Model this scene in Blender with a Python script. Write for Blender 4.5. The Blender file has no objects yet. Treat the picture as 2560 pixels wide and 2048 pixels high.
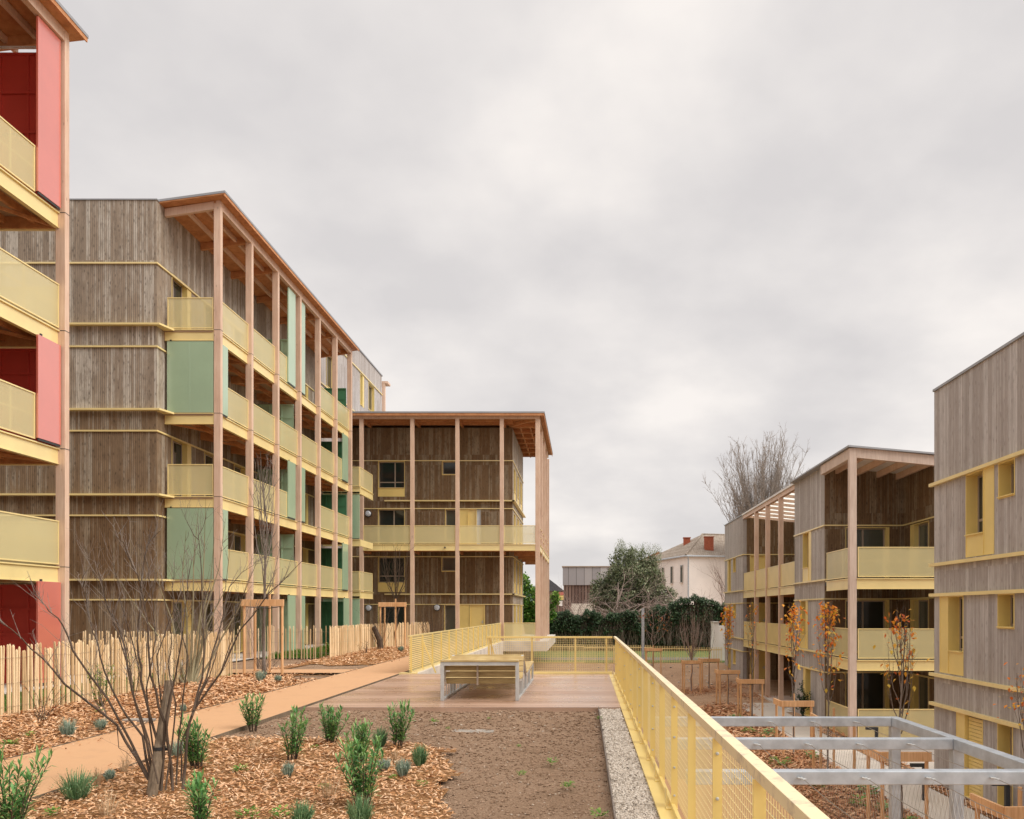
import bpy, math, random
from mathutils import Vector, Matrix, noise as mnoise
R = math.radians
# ------------------------------------------------------------------ camera, world, sun, exposure
scene = bpy.context.scene
ZENITH = 2.2                                         # an overcast sky is about three times brighter overhead
F, CX, CY, H = 2080.0, 1460.0, 1528.0, 1.7          # focal length and principal point in photo pixels, eye height
cam = bpy.data.cameras.new('camera'); camo = bpy.data.objects.new('camera', cam)
scene.collection.objects.link(camo); scene.camera = camo
camo.location = (0, 0, H); camo.rotation_euler = (R(90), 0, 0)
cam.sensor_width = 36; cam.lens = F/2560*36
cam.shift_x = (1280-CX)/2560; cam.shift_y = (CY-1024)/2560
cam.clip_start = .05; cam.clip_end = 3000
SUN_EL, SUN_AZ = R(42), R(112)                       # azimuth clockwise from +Y (behind the camera, to the right)
w = bpy.data.worlds.new('World'); scene.world = w; w.use_nodes = True
nt = w.node_tree; nt.nodes.clear()
def wn(t, **k):
    n = nt.nodes.new(t)
    for a, b in k.items(): setattr(n, a, b)
    return n
out = wn('ShaderNodeOutputWorld'); bg = wn('ShaderNodeBackground'); bg2 = wn('ShaderNodeBackground')
sky = wn('ShaderNodeTexSky', sky_type='NISHITA', sun_disc=False, sun_elevation=SUN_EL, sun_rotation=SUN_AZ)
tc = wn('ShaderNodeTexCoord'); sep = wn('ShaderNodeSeparateXYZ'); nt.links.new(tc.outputs['Generated'], sep.inputs[0])
mz = wn('ShaderNodeMath', operation='ADD'); nt.links.new(sep.outputs['Z'], mz.inputs[0]); mz.inputs[1].default_value = .34
mz2 = wn('ShaderNodeMath', operation='MAXIMUM'); nt.links.new(mz.outputs[0], mz2.inputs[0]); mz2.inputs[1].default_value = .08
dx = wn('ShaderNodeMath', operation='DIVIDE'); dy = wn('ShaderNodeMath', operation='DIVIDE')
for d, s in ((dx, 'X'), (dy, 'Y')):
    nt.links.new(sep.outputs[s], d.inputs[0]); nt.links.new(mz2.outputs[0], d.inputs[1])
cmb = wn('ShaderNodeCombineXYZ'); nt.links.new(dx.outputs[0], cmb.inputs[0]); nt.links.new(dy.outputs[0], cmb.inputs[1])
n1 = wn('ShaderNodeTexNoise'); n1.inputs['Scale'].default_value = 1.7; n1.inputs['Detail'].default_value = 6; n1.inputs['Roughness'].default_value = .50; n1.inputs['Distortion'].default_value = 0
nt.links.new(cmb.outputs[0], n1.inputs['Vector'])
cr = wn('ShaderNodeValToRGB'); e = cr.color_ramp.elements
e[0].position = .40; e[0].color = (.585, .56, .555, 1); e[1].position = .61; e[1].color = (.79, .745, .71, 1)
e2 = cr.color_ramp.elements.new(.5); e2.color = (.67, .638, .622, 1)
nt.links.new(n1.outputs['Fac'], cr.inputs[0]); nt.links.new(cr.outputs[0], bg.inputs['Color']); bg.inputs['Strength'].default_value = 1.0
nt.links.new(sky.outputs[0], bg2.inputs['Color']); bg2.inputs['Strength'].default_value = .08
mx = wn('ShaderNodeMixShader'); mx.inputs[0].default_value = .96
zr1 = wn('ShaderNodeMapRange', interpolation_type='SMOOTHSTEP'); zr1.inputs['From Min'].default_value = .60; zr1.inputs['From Max'].default_value = .95
zr1.inputs['To Min'].default_value = 1.0; zr1.inputs['To Max'].default_value = ZENITH; nt.links.new(sep.outputs['Z'], zr1.inputs['Value']); nt.links.new(zr1.outputs[0], bg.inputs['Strength'])
nt.links.new(bg2.outputs[0], mx.inputs[1]); nt.links.new(bg.outputs[0], mx.inputs[2]); nt.links.new(mx.outputs[0], out.inputs[0])
sun = bpy.data.lights.new('sun', 'SUN'); suno = bpy.data.objects.new('sun', sun); scene.collection.objects.link(suno)
sun.energy = 2.3; sun.angle = R(40); sun.color = (1, .95, .88)
suno.rotation_euler = Vector((math.sin(SUN_AZ)*math.cos(SUN_EL), math.cos(SUN_AZ)*math.cos(SUN_EL), math.sin(SUN_EL))).to_track_quat('Z', 'Y').to_euler()
scene.view_settings.view_transform = 'Standard'; scene.view_settings.look = 'None'
scene.view_settings.exposure = 0.32; scene.view_settings.gamma = 1
scene.render.engine = 'CYCLES'
scene.cycles.transparent_max_bounces = 24
C = scene.collection
# ------------------------------------------------------------------ materials
MATS = {}
class NT:
    def __init__(s, name):
        s.m = bpy.data.materials.new(name); s.m.use_nodes = True; s.t = s.m.node_tree
        s.b = s.t.nodes['Principled BSDF']; MATS[name] = s.m
    def n(s, t, ins=None, **k):
        n = s.t.nodes.new(t)
        for a, b in k.items(): setattr(n, a, b)
        for a, b in (ins or {}).items(): s.put(n.inputs[a], b)
        return n
    def put(s, sock, v):
        if isinstance(v, bpy.types.NodeSocket): s.t.links.new(v, sock)
        elif sock.type == 'RGBA' and len(v) == 3: sock.default_value = (*v, 1)
        else: sock.default_value = v
    def math(s, op, a, b=0, c=0):
        n = s.n('ShaderNodeMath', operation=op); s.put(n.inputs[0], a); s.put(n.inputs[1], b)
        if op == 'MULTIPLY_ADD': s.put(n.inputs[2], c)
        return n.outputs[0]
    def mix(s, f, a, b, mode='MIX'):
        n = s.n('ShaderNodeMix', data_type='RGBA', blend_type=mode); s.put(n.inputs[0], f); s.put(n.inputs[6], a); s.put(n.inputs[7], b)
        return n.outputs[2]
    def ramp(s, f, stops):
        n = s.n('ShaderNodeValToRGB'); s.put(n.inputs[0], f); e = n.color_ramp.elements
        e[0].position, e[0].color = stops[0][0], col(stops[0][1]); e[1].position, e[1].color = stops[-1][0], col(stops[-1][1])
        for p, c in stops[1:-1]: x = e.new(p); x.color = col(c)
        return n.outputs[0]
    def noise(s, vec, scale, detail=4, rough=.55):
        n = s.n('ShaderNodeTexNoise', {'Scale': scale, 'Detail': detail, 'Roughness': rough})
        if vec is not None: s.put(n.inputs['Vector'], vec)
        return n.outputs['Fac']
    def pos(s): return s.n('ShaderNodeNewGeometry').outputs['Position']
    def sepv(s, v):
        n = s.n('ShaderNodeSeparateXYZ'); s.put(n.inputs[0], v); return n.outputs
    def comb(s, x=0, y=0, z=0):
        n = s.n('ShaderNodeCombineXYZ'); s.put(n.inputs[0], x); s.put(n.inputs[1], y); s.put(n.inputs[2], z); return n.outputs[0]
    def bump(s, h, strength=.3, dist=.01):
        n = s.n('ShaderNodeBump', {'Strength': strength, 'Distance': dist}); s.put(n.inputs['Height'], h); s.put(s.b.inputs['Normal'], n.outputs[0])
    def fin(s, c=None, rough=.6, spec=.5, metal=0):
        if c is not None: s.put(s.b.inputs['Base Color'], c)
        s.put(s.b.inputs['Roughness'], rough); s.b.inputs['Specular IOR Level'].default_value = spec; s.put(s.b.inputs['Metallic'], metal)
        return s.m
def col(c): return (c[0], c[1], c[2], 1) if not isinstance(c, float) else (c, c, c, 1)
def mulc(c, k): return (c[0]*k, c[1]*k, c[2]*k)

def clad(name, grey, brown, dark, pitch=.068, knot=.62, cap=4, bl=.6):
    """vertical timber cladding strips"""
    t = NT(name); p = t.sepv(t.pos()); u = t.math('ADD', p[0], p[1]); z = p[2]
    k = t.math('DIVIDE', u, pitch); i = t.math('FLOOR', k); fr = t.math('SUBTRACT', k, i)
    seg = t.math('ADD', t.math('MULTIPLY', t.math('MINIMUM', t.math('FLOOR', t.math('DIVIDE', t.math('ADD', z, .1), 2.8)), cap), 7.3), t.math('MULTIPLY', t.math('FLOOR', t.math('DIVIDE', t.math('ADD', z, .72), 2.8)), 13.7))
    wnn = t.n('ShaderNodeTexWhiteNoise', noise_dimensions='2D'); t.put(wnn.inputs['Vector'], t.comb(i, seg, 0))
    board = t.math('FLOOR', t.math('DIVIDE', u, pitch*3))
    wn2 = t.n('ShaderNodeTexWhiteNoise', noise_dimensions='2D'); t.put(wn2.inputs['Vector'], t.comb(board, seg, 0))
    big = t.noise(t.comb(t.math('MULTIPLY', u, 1.6), wn2.outputs[0], t.math('MULTIPLY', z, .8)), 1.0, 5, .65)
    grain = t.noise(t.comb(t.math('MULTIPLY', u, 60), wnn.outputs[0], t.math('MULTIPLY', z, 2.0)), 1.0, 5, .65)
    f = t.math('ADD', t.math('MULTIPLY', wnn.outputs[0], .34), t.math('MULTIPLY', wn2.outputs[0], .42)); f = t.math('ADD', f, t.math('MULTIPLY', big, .8)); f = t.math('SUBTRACT', f, .24)
    c = t.ramp(f, [(.15, mulc(brown, .82)), (.5, brown), (.72, grey), (1.0, mulc(grey, 1.18))])
    c = t.mix(t.math('MULTIPLY', t.ramp(grain, [(.35, (1, 1, 1)), (.65, (0, 0, 0))]), .45), c, mulc(brown, .5))
    blot = t.noise(t.comb(t.math('MULTIPLY', u, 9), wnn.outputs[0], t.math('MULTIPLY', z, 2.6)), 1.0, 5, .7); c = t.mix(t.math('MULTIPLY', t.ramp(blot, [(.48, (0, 0, 0)), (.68, (1, 1, 1))]), bl), c, mulc(brown, .42))
    # knots
    v = t.n('ShaderNodeTexVoronoi', {'Scale': 1.0, 'Randomness': 1.0}, voronoi_dimensions='2D'); t.put(v.inputs['Vector'], t.comb(t.math('MULTIPLY', u, 6), t.math('MULTIPLY', t.math('ADD', z, t.math('MULTIPLY', wn2.outputs[0], 3.0)), 3.0)))
    kn = t.ramp(v.outputs['Distance'], [(.05, (1, 1, 1)), (.21, (0, 0, 0))])
    vc = t.sepv(v.outputs['Color'])[0]; kn = t.math('MULTIPLY', kn, t.math('GREATER_THAN', vc, .45))
    kn = t.math('MULTIPLY', kn, t.ramp(grain, [(.3, (.3, .3, .3)), (.6, (1, 1, 1))]))
    c = t.mix(t.math('MULTIPLY', kn, knot), c, dark)
    gr = t.math('LESS_THAN', fr, .16)
    c = t.mix(t.math('MULTIPLY', gr, .75), c, dark)
    t.bump(t.math('SUBTRACT', t.math('MULTIPLY', grain, .2), gr), .5, .008)
    return t.fin(c, .75, .3)
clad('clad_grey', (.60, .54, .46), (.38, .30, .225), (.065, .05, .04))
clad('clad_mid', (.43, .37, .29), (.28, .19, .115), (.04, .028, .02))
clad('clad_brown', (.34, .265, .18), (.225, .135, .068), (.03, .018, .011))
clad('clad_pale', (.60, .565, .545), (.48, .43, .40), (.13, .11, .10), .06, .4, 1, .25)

def wood(name, a, b, rough=.6, sx=30, sz=1.5, spec=.4, island=False):
    t = NT(name); p = t.sepv(t.pos())
    g = t.noise(t.comb(t.math('MULTIPLY', p[0], sx), t.math('MULTIPLY', p[1], sx), t.math('MULTIPLY', p[2], sz)), 1, 5, .6)
    g2 = t.noise(t.comb(p[0], p[1], t.math('MULTIPLY', p[2], .6)), 2.2, 3)
    f = t.math('ADD', t.math('MULTIPLY', g, .6), t.math('MULTIPLY', g2, .4))
    if island:
        ri = t.n('ShaderNodeNewGeometry').outputs['Random Per Island']; f = t.math('ADD', t.math('MULTIPLY', f, .6), t.math('MULTIPLY', ri, .42))
    c = t.ramp(f, [(.28, mulc(b, .75)), (.42, b), (.62, a), (.8, mulc(a, 1.15))])
    v = t.n('ShaderNodeTexVoronoi', {'Scale': 1.0}); t.put(v.inputs['Vector'], t.comb(t.math('MULTIPLY', p[0], 4), t.math('MULTIPLY', p[1], 4), t.math('MULTIPLY', p[2], 1.6)))
    c = t.mix(t.math('MULTIPLY', t.ramp(v.outputs['Distance'], [(.03, (1, 1, 1)), (.09, (0, 0, 0))]), .6), c, mulc(b, .35))
    t.bump(g, .15, .004)
    return t.fin(c, rough, spec)
wood('timber', (.72, .53, .405), (.62, .42, .305), .5)
wood('timber_soffit', (.60, .29, .13), (.47, .20, .08), sx=6, sz=6)
wood('timber_pale', (.66, .53, .44), (.54, .41, .33))
wood('paling', (.84, .65, .41), (.66, .46, .25), .75, 40, 3, .2, True)
wood('support_wood', (.80, .50, .27), (.64, .36, .17), .7, 25, 2, .3)
wood('bench_wood_shaded', (.36, .26, .11), (.24, .16, .06), .5, 3, 30, .4)  # same bench wood, with the shade on the front slats put into its colour
wood('bench_wood', (.62, .48, .22), (.44, .30, .12), .55, 3, 30, .4)
wood('bark', (.115, .08, .057), (.065, .045, .032), .85, 30, 6, .2)
wood('bark_grey', (.27, .23, .20), (.15, .12, .10), .85, 30, 6, .2)
wood('bark_pale', (.40, .355, .32), (.30, .265, .235), .9, 3, 1, .1)
wood('bark_green', (.34, .30, .19), (.22, .185, .11), .85, 30, 6, .2)
wood('stake_dark', (.25, .19, .13), (.13, .095, .065), .85, 40, 5, .2)
wood('bark_far', (.38, .30, .26), (.28, .21, .18), .9, 3, 1, .1)

def plain(name, c, rough=.5, spec=.5, metal=0, var=.08, vs=1.2, bump=0, bs=60):
    t = NT(name); g = t.noise(t.pos(), vs, 4)
    cc = t.mix(t.ramp(g, [(.35, (0, 0, 0)), (.65, (1, 1, 1))]), col(mulc(c, 1-var)), col(mulc(c, 1+var)))
    if bump: t.bump(t.noise(t.pos(), bs, 4), bump, .01)
    return t.fin(cc, rough, spec, metal)
plain('yellow', (.80, .61, .21), .40, .5, var=.05)
plain('yellow_trim', (.82, .66, .30), .40, .5, var=.05)
plain('green', (.36, .51, .34), .38, .5, var=.04)
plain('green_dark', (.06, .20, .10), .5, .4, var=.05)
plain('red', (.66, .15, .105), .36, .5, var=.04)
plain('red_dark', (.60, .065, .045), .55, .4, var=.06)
plain('white', (.75, .74, .72), .5)
plain('galva', (.46, .50, .54), .42, .5, .3, .14, 6, .05)
plain('steel_white', (.52, .53, .52), .45, .5, .2, .1, 5)
plain('concrete', (.58, .53, .47), .85, .2, 0, .13, 1.4, .15, 40)
plain('hatch', (.33, .29, .25), .9, .1, 0, .25, 5)
plain('asphalt', (.20, .19, .18), .9, .1)
plain('paving', (.56, .50, .43), .85, .2, 0, .05, .7, .1, 90)
plain('render_white', (.86, .81, .765), .9, .1, 0, .05, .5)
plain('dark_metal', (.035, .037, .04), .5, .5)
plain('roof_metal', (.33, .34, .36), .5, .5, .3, .1, .5)
plain('slate_dark', (.07, .075, .085), .6, .4)
plain('rubber', (.02, .02, .02), .7)
plain('deck_floor', (.40, .27, .17), .7)
plain('brick_red', (.40, .12, .07), .9, .1, 0, .2, 9)
plain('wire', (.30, .27, .23), .35, .6, .6)
plain('frame_taupe', (.33, .26, .20), .5)
plain('lamp_glass', (.62, .66, .72), .2, .6)
t = NT('glass_dark'); t.fin(col((.02, .024, .022)), .06, .6)
t = NT('glass_clear'); t.fin(col((.8, .85, .85)), .02, .5); t.b.inputs['Transmission Weight'].default_value = 1
t = NT('glass_curtain'); g = t.n('ShaderNodeTexWave', {'Scale': 9.0, 'Distortion': 1.0}); p = t.sepv(t.pos()); t.put(g.inputs['Vector'], t.comb(t.math('ADD', p[0], p[1]), 0, 0)); t.fin(t.mix(g.outputs['Fac'], (.05, .055, .045, 1), (.10, .105, .08, 1)), .08, .6)
for nm in ('green', 'red', 'yellow_trim', 'yellow'):
    b_ = MATS[nm].node_tree.nodes['Principled BSDF']; b_.inputs['Coat Weight'].default_value = .9 if nm in ('green', 'red') else .25; b_.inputs['Coat Roughness'].default_value = .18; b_.inputs['Coat IOR'].default_value = 2.9 if nm == 'red' else 2.4
t = NT('polycarb'); t.fin(col((.85, .85, .83)), .4, .4); tl = t.n('ShaderNodeBsdfTranslucent', {'Color': (.95, .95, .92, 1)}); ms = t.n('ShaderNodeMixShader'); ms.inputs[0].default_value = .8
o = t.t.nodes['Material Output']; t.t.links.new(t.b.outputs[0], ms.inputs[1]); t.t.links.new(tl.outputs[0], ms.inputs[2]); t.t.links.new(ms.outputs[0], o.inputs[0])
# perforated sheet: a fixed share of the metal is holes
t = NT('perforated'); t.fin(t.mix(t.noise(t.pos(), 1.5), col((.80, .70, .37)), col((.86, .76, .42))), .35, .5); t.b.inputs['Coat Weight'].default_value = .4; t.b.inputs['Coat IOR'].default_value = 2.0; t.b.inputs['Coat Roughness'].default_value = .25
tr = t.n('ShaderNodeBsdfTransparent'); ms = t.n('ShaderNodeMixShader'); ms.inputs[0].default_value = .44
o = t.t.nodes['Material Output']; t.t.links.new(tr.outputs[0], ms.inputs[1]); t.t.links.new(t.b.outputs[0], ms.inputs[2]); t.t.links.new(ms.outputs[0], o.inputs[0])
# railing cap, weathered yellow with wet stains
t = NT('rail_cap'); n_ = t.noise(t.pos(), 9, 6, .7); c = t.ramp(n_, [(.36, (.58, .47, .32)), (.48, (.82, .68, .42)), (.7, (.84, .70, .42))]); t.bump(t.noise(t.pos(), 70), .2, .003); t.fin(c, .38, .5)
# deck boards (boards run along x)
t = NT('deck_boards'); p = t.sepv(t.pos()); k = t.math('DIVIDE', p[1], .14); i = t.math('FLOOR', k); fr = t.math('SUBTRACT', k, i)
wnn = t.n('ShaderNodeTexWhiteNoise', noise_dimensions='1D'); t.put(wnn.inputs['W'], i)
g = t.noise(t.comb(t.math('MULTIPLY', p[0], 1.2), t.math('MULTIPLY', p[1], 45), wnn.outputs[0]), 1, 5, .65)
f = t.math('ADD', t.math('MULTIPLY', wnn.outputs[0], .45), t.math('MULTIPLY', g, .6))
c = t.ramp(f, [(.2, (.32, .19, .125)), (.5, (.47, .30, .21)), (.85, (.58, .40, .30))])
gr = t.math('LESS_THAN', fr, .06); c = t.mix(t.math('MULTIPLY', gr, .8), c, (.05, .03, .02, 1)); t.bump(t.math('SUBTRACT', t.math('MULTIPLY', g, .3), gr), .3, .006)
wet = t.noise(t.pos(), .9, 4); t.fin(c, t.ramp(wet, [(.35, (.20, .20, .20)), (.65, (.42, .42, .42))]), .55)
# path: bound sand-coloured surface
t = NT('path_sand'); g = t.noise(t.pos(), 140, 3, .7); g2 = t.noise(t.pos(), .8, 4)
c = t.mix(t.math('MULTIPLY', g2, .5), (.60, .36, .20, 1), (.53, .31, .165, 1)); c = t.mix(t.math('MULTIPLY', t.ramp(g, [(.4, (1, 1, 1)), (.6, (0, 0, 0))]), .3), c, (.48, .27, .14, 1)); c = t.mix(t.math('MULTIPLY', t.ramp(t.noise(t.pos(), 2.3, 6, .7), [(.52, (0, 0, 0)), (.72, (1, 1, 1))]), .35), c, (.42, .255, .15, 1)); t.bump(g, .25, .004); t.fin(c, .9, .2)
def soil(name, a, b, c2):
    t = NT(name); g = t.noise(t.pos(), 28, 8, .75); g2 = t.noise(t.pos(), 1.1, 4); g3 = t.noise(t.pos(), 110, 4, .7)
    f = t.math('ADD', t.math('MULTIPLY', g, .55), t.math('MULTIPLY', g2, .25)); f = t.math('ADD', f, t.math('MULTIPLY', g3, .2))
    c = t.ramp(f, [(.33, c2), (.47, b), (.62, a)]); t.bump(t.math('ADD', g, t.math('MULTIPLY', g3, .4)), .9, .04); t.fin(c, .95, .1)
soil('soil', (.42, .29, .20), (.32, .21, .135), (.17, .105, .065))
soil('soil_low', (.52, .35, .23), (.42, .27, .17), (.24, .15, .09))
soil('mulch_base', (.50, .29, .14), (.34, .17, .07), (.10, .045, .02))
soil('gravel_base', (.5, .43, .36), (.35, .30, .25), (.12, .10, .08))
def island(name, stops, rough=.8, spec=.2, trans=0):
    t = NT(name); ri = t.n('ShaderNodeNewGeometry').outputs['Random Per Island']
    c = t.ramp(ri, stops); g = t.noise(t.pos(), 30, 3); c = t.mix(t.math('MULTIPLY', g, .35), c, mulc4(c, t)) 
    t.fin(c, rough, spec)
    if trans: 
        tl = t.n('ShaderNodeBsdfTranslucent'); t.put(tl.inputs[0], c); ms = t.n('ShaderNodeMixShader'); ms.inputs[0].default_value = trans
        o = t.t.nodes['Material Output']; t.t.links.new(t.b.outputs[0], ms.inputs[1]); t.t.links.new(tl.outputs[0], ms.inputs[2]); t.t.links.new(ms.outputs[0], o.inputs[0])
def mulc4(c, t): return t.mix(1.0, c, (.6, .55, .5, 1), 'MULTIPLY')
island('chips', [(0, (.30, .125, .045)), (.3, (.56, .29, .13)), (.65, (.74, .44, .25)), (1, (.82, .58, .38))])
island('chips_red', [(0, (.28, .10, .045)), (.4, (.52, .25, .12)), (.8, (.66, .38, .21)), (1, (.76, .52, .33))])
island('pebbles', [(0, (.30, .25, .20)), (.4, (.55, .48, .40)), (1, (.72, .66, .58))], .7, .3)
island('clods', [(0, (.19, .12, .075)), (.5, (.31, .205, .135)), (.93, (.38, .26, .18)), (1, (.5, .42, .34))], .95, .1)
island('leaf_oleander', [(0, (.06, .19, .06)), (.5, (.15, .36, .10)), (1, (.36, .56, .20))], .5, .4, .2)
island('leaf_dark', [(0, (.02, .045, .02)), (.5, (.05, .095, .042)), (1, (.11, .17, .075))], .55, .35, .15)
island('leaf_olive', [(0, (.10, .14, .065)), (.5, (.23, .27, .15)), (1, (.38, .39, .25))], .6, .3, .15)
island('leaf_lavender', [(0, (.20, .28, .22)), (.5, (.34, .44, .35)), (1, (.54, .60, .48))], .7, .2, .15)
island('leaf_rosemary', [(0, (.08, .19, .08)), (.5, (.19, .33, .15)), (1, (.33, .46, .25))], .65, .25, .15)
island('leaf_fresh', [(0, (.06, .19, .025)), (.5, (.15, .33, .05)), (1, (.34, .44, .10))], .6, .3, .25)
island('leaf_autumn', [(0, (.62, .13, .04)), (.3, (.85, .28, .04)), (.65, (.92, .46, .05)), (1, (.80, .62, .10))], .6, .3, .3)
island('leaf_rust', [(0, (.30, .07, .03)), (.6, (.52, .17, .06)), (1, (.62, .30, .10))], .6, .3, .2)
island('dry_grass', [(0, (.42, .28, .16)), (1, (.66, .52, .34))], .8, .2, .2)
island('grass', [(0, (.08, .17, .03)), (.5, (.14, .28, .05)), (1, (.26, .38, .10))], .7, .2, .2)
t = NT('lawn'); g = t.noise(t.pos(), 2.5, 6, .7); c = t.ramp(g, [(.3, (.08, .125, .04)), (.55, (.14, .20, .07)), (.75, (.25, .28, .13))]); t.bump(t.noise(t.pos(), 40), .6, .05); t.fin(c, .9, .1)
t = NT('hill_trees'); g = t.noise(t.pos(), .12, 6, .7); c = t.ramp(g, [(.3, (.10, .14, .13)), (.7, (.20, .25, .23))]); t.fin(c, .95, .05)
# clay tiles
t = NT('tiles'); w1 = t.n('ShaderNodeTexWave', {'Scale': 1.35, 'Distortion': .6}); p = t.sepv(t.pos()); t.put(w1.inputs['Vector'], t.comb(t.math('ADD', p[0], t.math('MULTIPLY', p[1], .3)), 0, 0))
w2 = t.n('ShaderNodeTexWave', {'Scale': 1.9, 'Distortion': .6}, bands_direction='Z'); t.put(w2.inputs['Vector'], t.pos()); g = t.noise(t.pos(), 3, 4, .7)
c = t.ramp(g, [(.3, (.24, .185, .14)), (.55, (.40, .335, .27)), (.8, (.54, .48, .42))]); c = t.mix(t.math('MULTIPLY', t.math('MULTIPLY', w1.outputs['Fac'], w2.outputs['Fac']), .75), c, (.07, .05, .04, 1)); t.fin(c, .9, .1)
# dark slatted cladding on far building
t = NT('slats_far'); p = t.sepv(t.pos()); k = t.math('FRACT', t.math('MULTIPLY', p[0], 2.6)); wnn = t.n('ShaderNodeTexWhiteNoise', noise_dimensions='1D'); t.put(wnn.inputs['W'], t.math('FLOOR', t.math('MULTIPLY', p[0], 2.6)))
c = t.ramp(wnn.outputs[0], [(0, (.15, .10, .085)), (1, (.27, .19, .155))]); c = t.mix(t.math('LESS_THAN', k, .28), c, (.06, .04, .035, 1)); t.fin(c, .9, .1)
t = NT('zinc_far'); p = t.sepv(t.pos()); k = t.math('FRACT', t.math('MULTIPLY', p[0], 1.05)); wnn = t.n('ShaderNodeTexWhiteNoise', noise_dimensions='1D'); t.put(wnn.inputs['W'], t.math('FLOOR', t.math('MULTIPLY', p[0], 1.05)))
c = t.ramp(wnn.outputs[0], [(0, (.30, .29, .30)), (.8, (.40, .385, .385)), (1, (.56, .56, .56))]); c = t.mix(t.math('LESS_THAN', k, .07), c, (.14, .13, .13, 1)); t.fin(c, .55, .4)
M = MATS
# ------------------------------------------------------------------ object helpers
def link(o, parent=None, label=None, cat=None, group=None, kind=None):
    C.objects.link(o)
    if parent is not None: o.parent = parent
    tag(o, label, cat, group, kind); return o
def tag(o, label=None, cat=None, group=None, kind=None):
    if label: o['label'] = label
    if cat: o['category'] = cat
    if group: o['group'] = group
    if kind: o['kind'] = kind
    return o
def thing(name, label, cat, group=None, loc=(0, 0, 0), kind=None):
    o = bpy.data.objects.new(name, None); o.location = loc; o.empty_display_size = .2
    return link(o, None, label, cat, group, kind)
class MB:
    def __init__(s): s.v = []; s.f = []; s.marks = []
    def mark(s): s.marks.append((len(s.v), len(s.f)))
    def each(s, name, mat, parent):
        """one object per primitive added (every box, prism or bar)"""
        ms = s.marks+[(len(s.v), len(s.f))]
        for (a, c), (b, d) in zip(ms, ms[1:]):
            m = MB(); m.v = s.v[a:b]; m.f = [tuple(i-a for i in f) for f in s.f[c:d]]; m.build(name, mat, parent)
    def box(s, x0, x1, y0, y1, z0, z1):
        if x0 > x1: x0, x1 = x1, x0
        if y0 > y1: y0, y1 = y1, y0
        if z0 > z1: z0, z1 = z1, z0
        s.mark(); n = len(s.v); s.v += [(x0, y0, z0), (x1, y0, z0), (x1, y1, z0), (x0, y1, z0), (x0, y0, z1), (x1, y0, z1), (x1, y1, z1), (x0, y1, z1)]
        s.f += [(n, n+3, n+2, n+1), (n+4, n+5, n+6, n+7), (n, n+1, n+5, n+4), (n+1, n+2, n+6, n+5), (n+2, n+3, n+7, n+6), (n+3, n, n+4, n+7)]; return s
    def quad(s, a, b, c, d): n = len(s.v); s.v += [a, b, c, d]; s.f.append((n, n+1, n+2, n+3)); return s
    def tri(s, a, b, c): n = len(s.v); s.v += [a, b, c]; s.f.append((n, n+1, n+2)); return s
    def prism(s, poly, axis, a, b):
        """poly of 2d points extruded along axis ('x','y','z') from a to b"""
        s.mark(); n = len(s.v); k = len(poly)
        def P(p, q): return (q, p[0], p[1]) if axis == 'x' else ((p[0], q, p[1]) if axis == 'y' else (p[0], p[1], q))
        s.v += [P(p, a) for p in poly] + [P(p, b) for p in poly]
        s.f += [tuple(range(n, n+k)), tuple(range(n+2*k-1, n+k-1, -1))]
        for i in range(k): j = (i+1) % k; s.f.append((n+i, n+k+i, n+k+j, n+j))
        return s
    def bar(s, p, q, w, h=None):
        """square bar between two points"""
        s.mark(); h = h or w; p = Vector(p); q = Vector(q); d = (q-p).normalized()
        up = Vector((0, 0, 1)) if abs(d.z) < .95 else Vector((1, 0, 0))
        a = d.cross(up).normalized()*w/2; b = a.cross(d).normalized()*h/2; n = len(s.v)
        for c in (p, q): s.v += [tuple(c-a-b), tuple(c+a-b), tuple(c+a+b), tuple(c-a+b)]
        s.f += [(n, n+1, n+2, n+3), (n+7, n+6, n+5, n+4)] + [(n+i, n+4+i, n+4+(i+1) % 4, n+(i+1) % 4) for i in range(4)]; return s
    def tube(s, pts, rad, k=5, cap=True):
        pts = [Vector(p) for p in pts]; n = len(s.v); m = len(pts)
        if not hasattr(rad, '__len__'): rad = [rad]*m
        ref = Vector((.3, .9, .1)).normalized()
        for i, p in enumerate(pts):
            d = (pts[min(i+1, m-1)]-pts[max(i-1, 0)])
            d = d.normalized() if d.length > 1e-9 else Vector((0, 0, 1))
            a = d.cross(ref)
            if a.length < .05: a = d.cross(Vector((1, 0, 0)))
            a.normalize(); b = a.cross(d)
            for j in range(k):
                t = 2*math.pi*j/k; s.v.append(tuple(p+(a*math.cos(t)+b*math.sin(t))*rad[i]))
        for i in range(m-1):
            for j in range(k): s.f.append((n+i*k+j, n+i*k+(j+1) % k, n+(i+1)*k+(j+1) % k, n+(i+1)*k+j))
        if cap: s.f.append(tuple(range(n, n+k))); s.f.append(tuple(range(n+m*k-1, n+(m-1)*k-1, -1)))
        return s
    def build(s, name, mat, parent=None, label=None, cat=None, group=None, kind=None, smooth=False, bevel=0):
        me = bpy.data.meshes.new(name); me.from_pydata(s.v, [], s.f); me.update()
        me.materials.append(M[mat] if isinstance(mat, str) else mat)
        if smooth: me.polygons.foreach_set('use_smooth', [True]*len(me.polygons))
        o = bpy.data.objects.new(name, me)
        L = Vector((0, 0, 0)); q = parent
        while q is not None: L += q.location; q = q.parent
        if L.length > 0: me.transform(Matrix.Translation(-L))
        link(o, parent, label, cat, group, kind)
        if bevel:
            md = o.modifiers.new('bevel', 'BEVEL'); md.width = bevel; md.segments = 2; md.limit_method = 'ANGLE'
        return o
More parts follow.
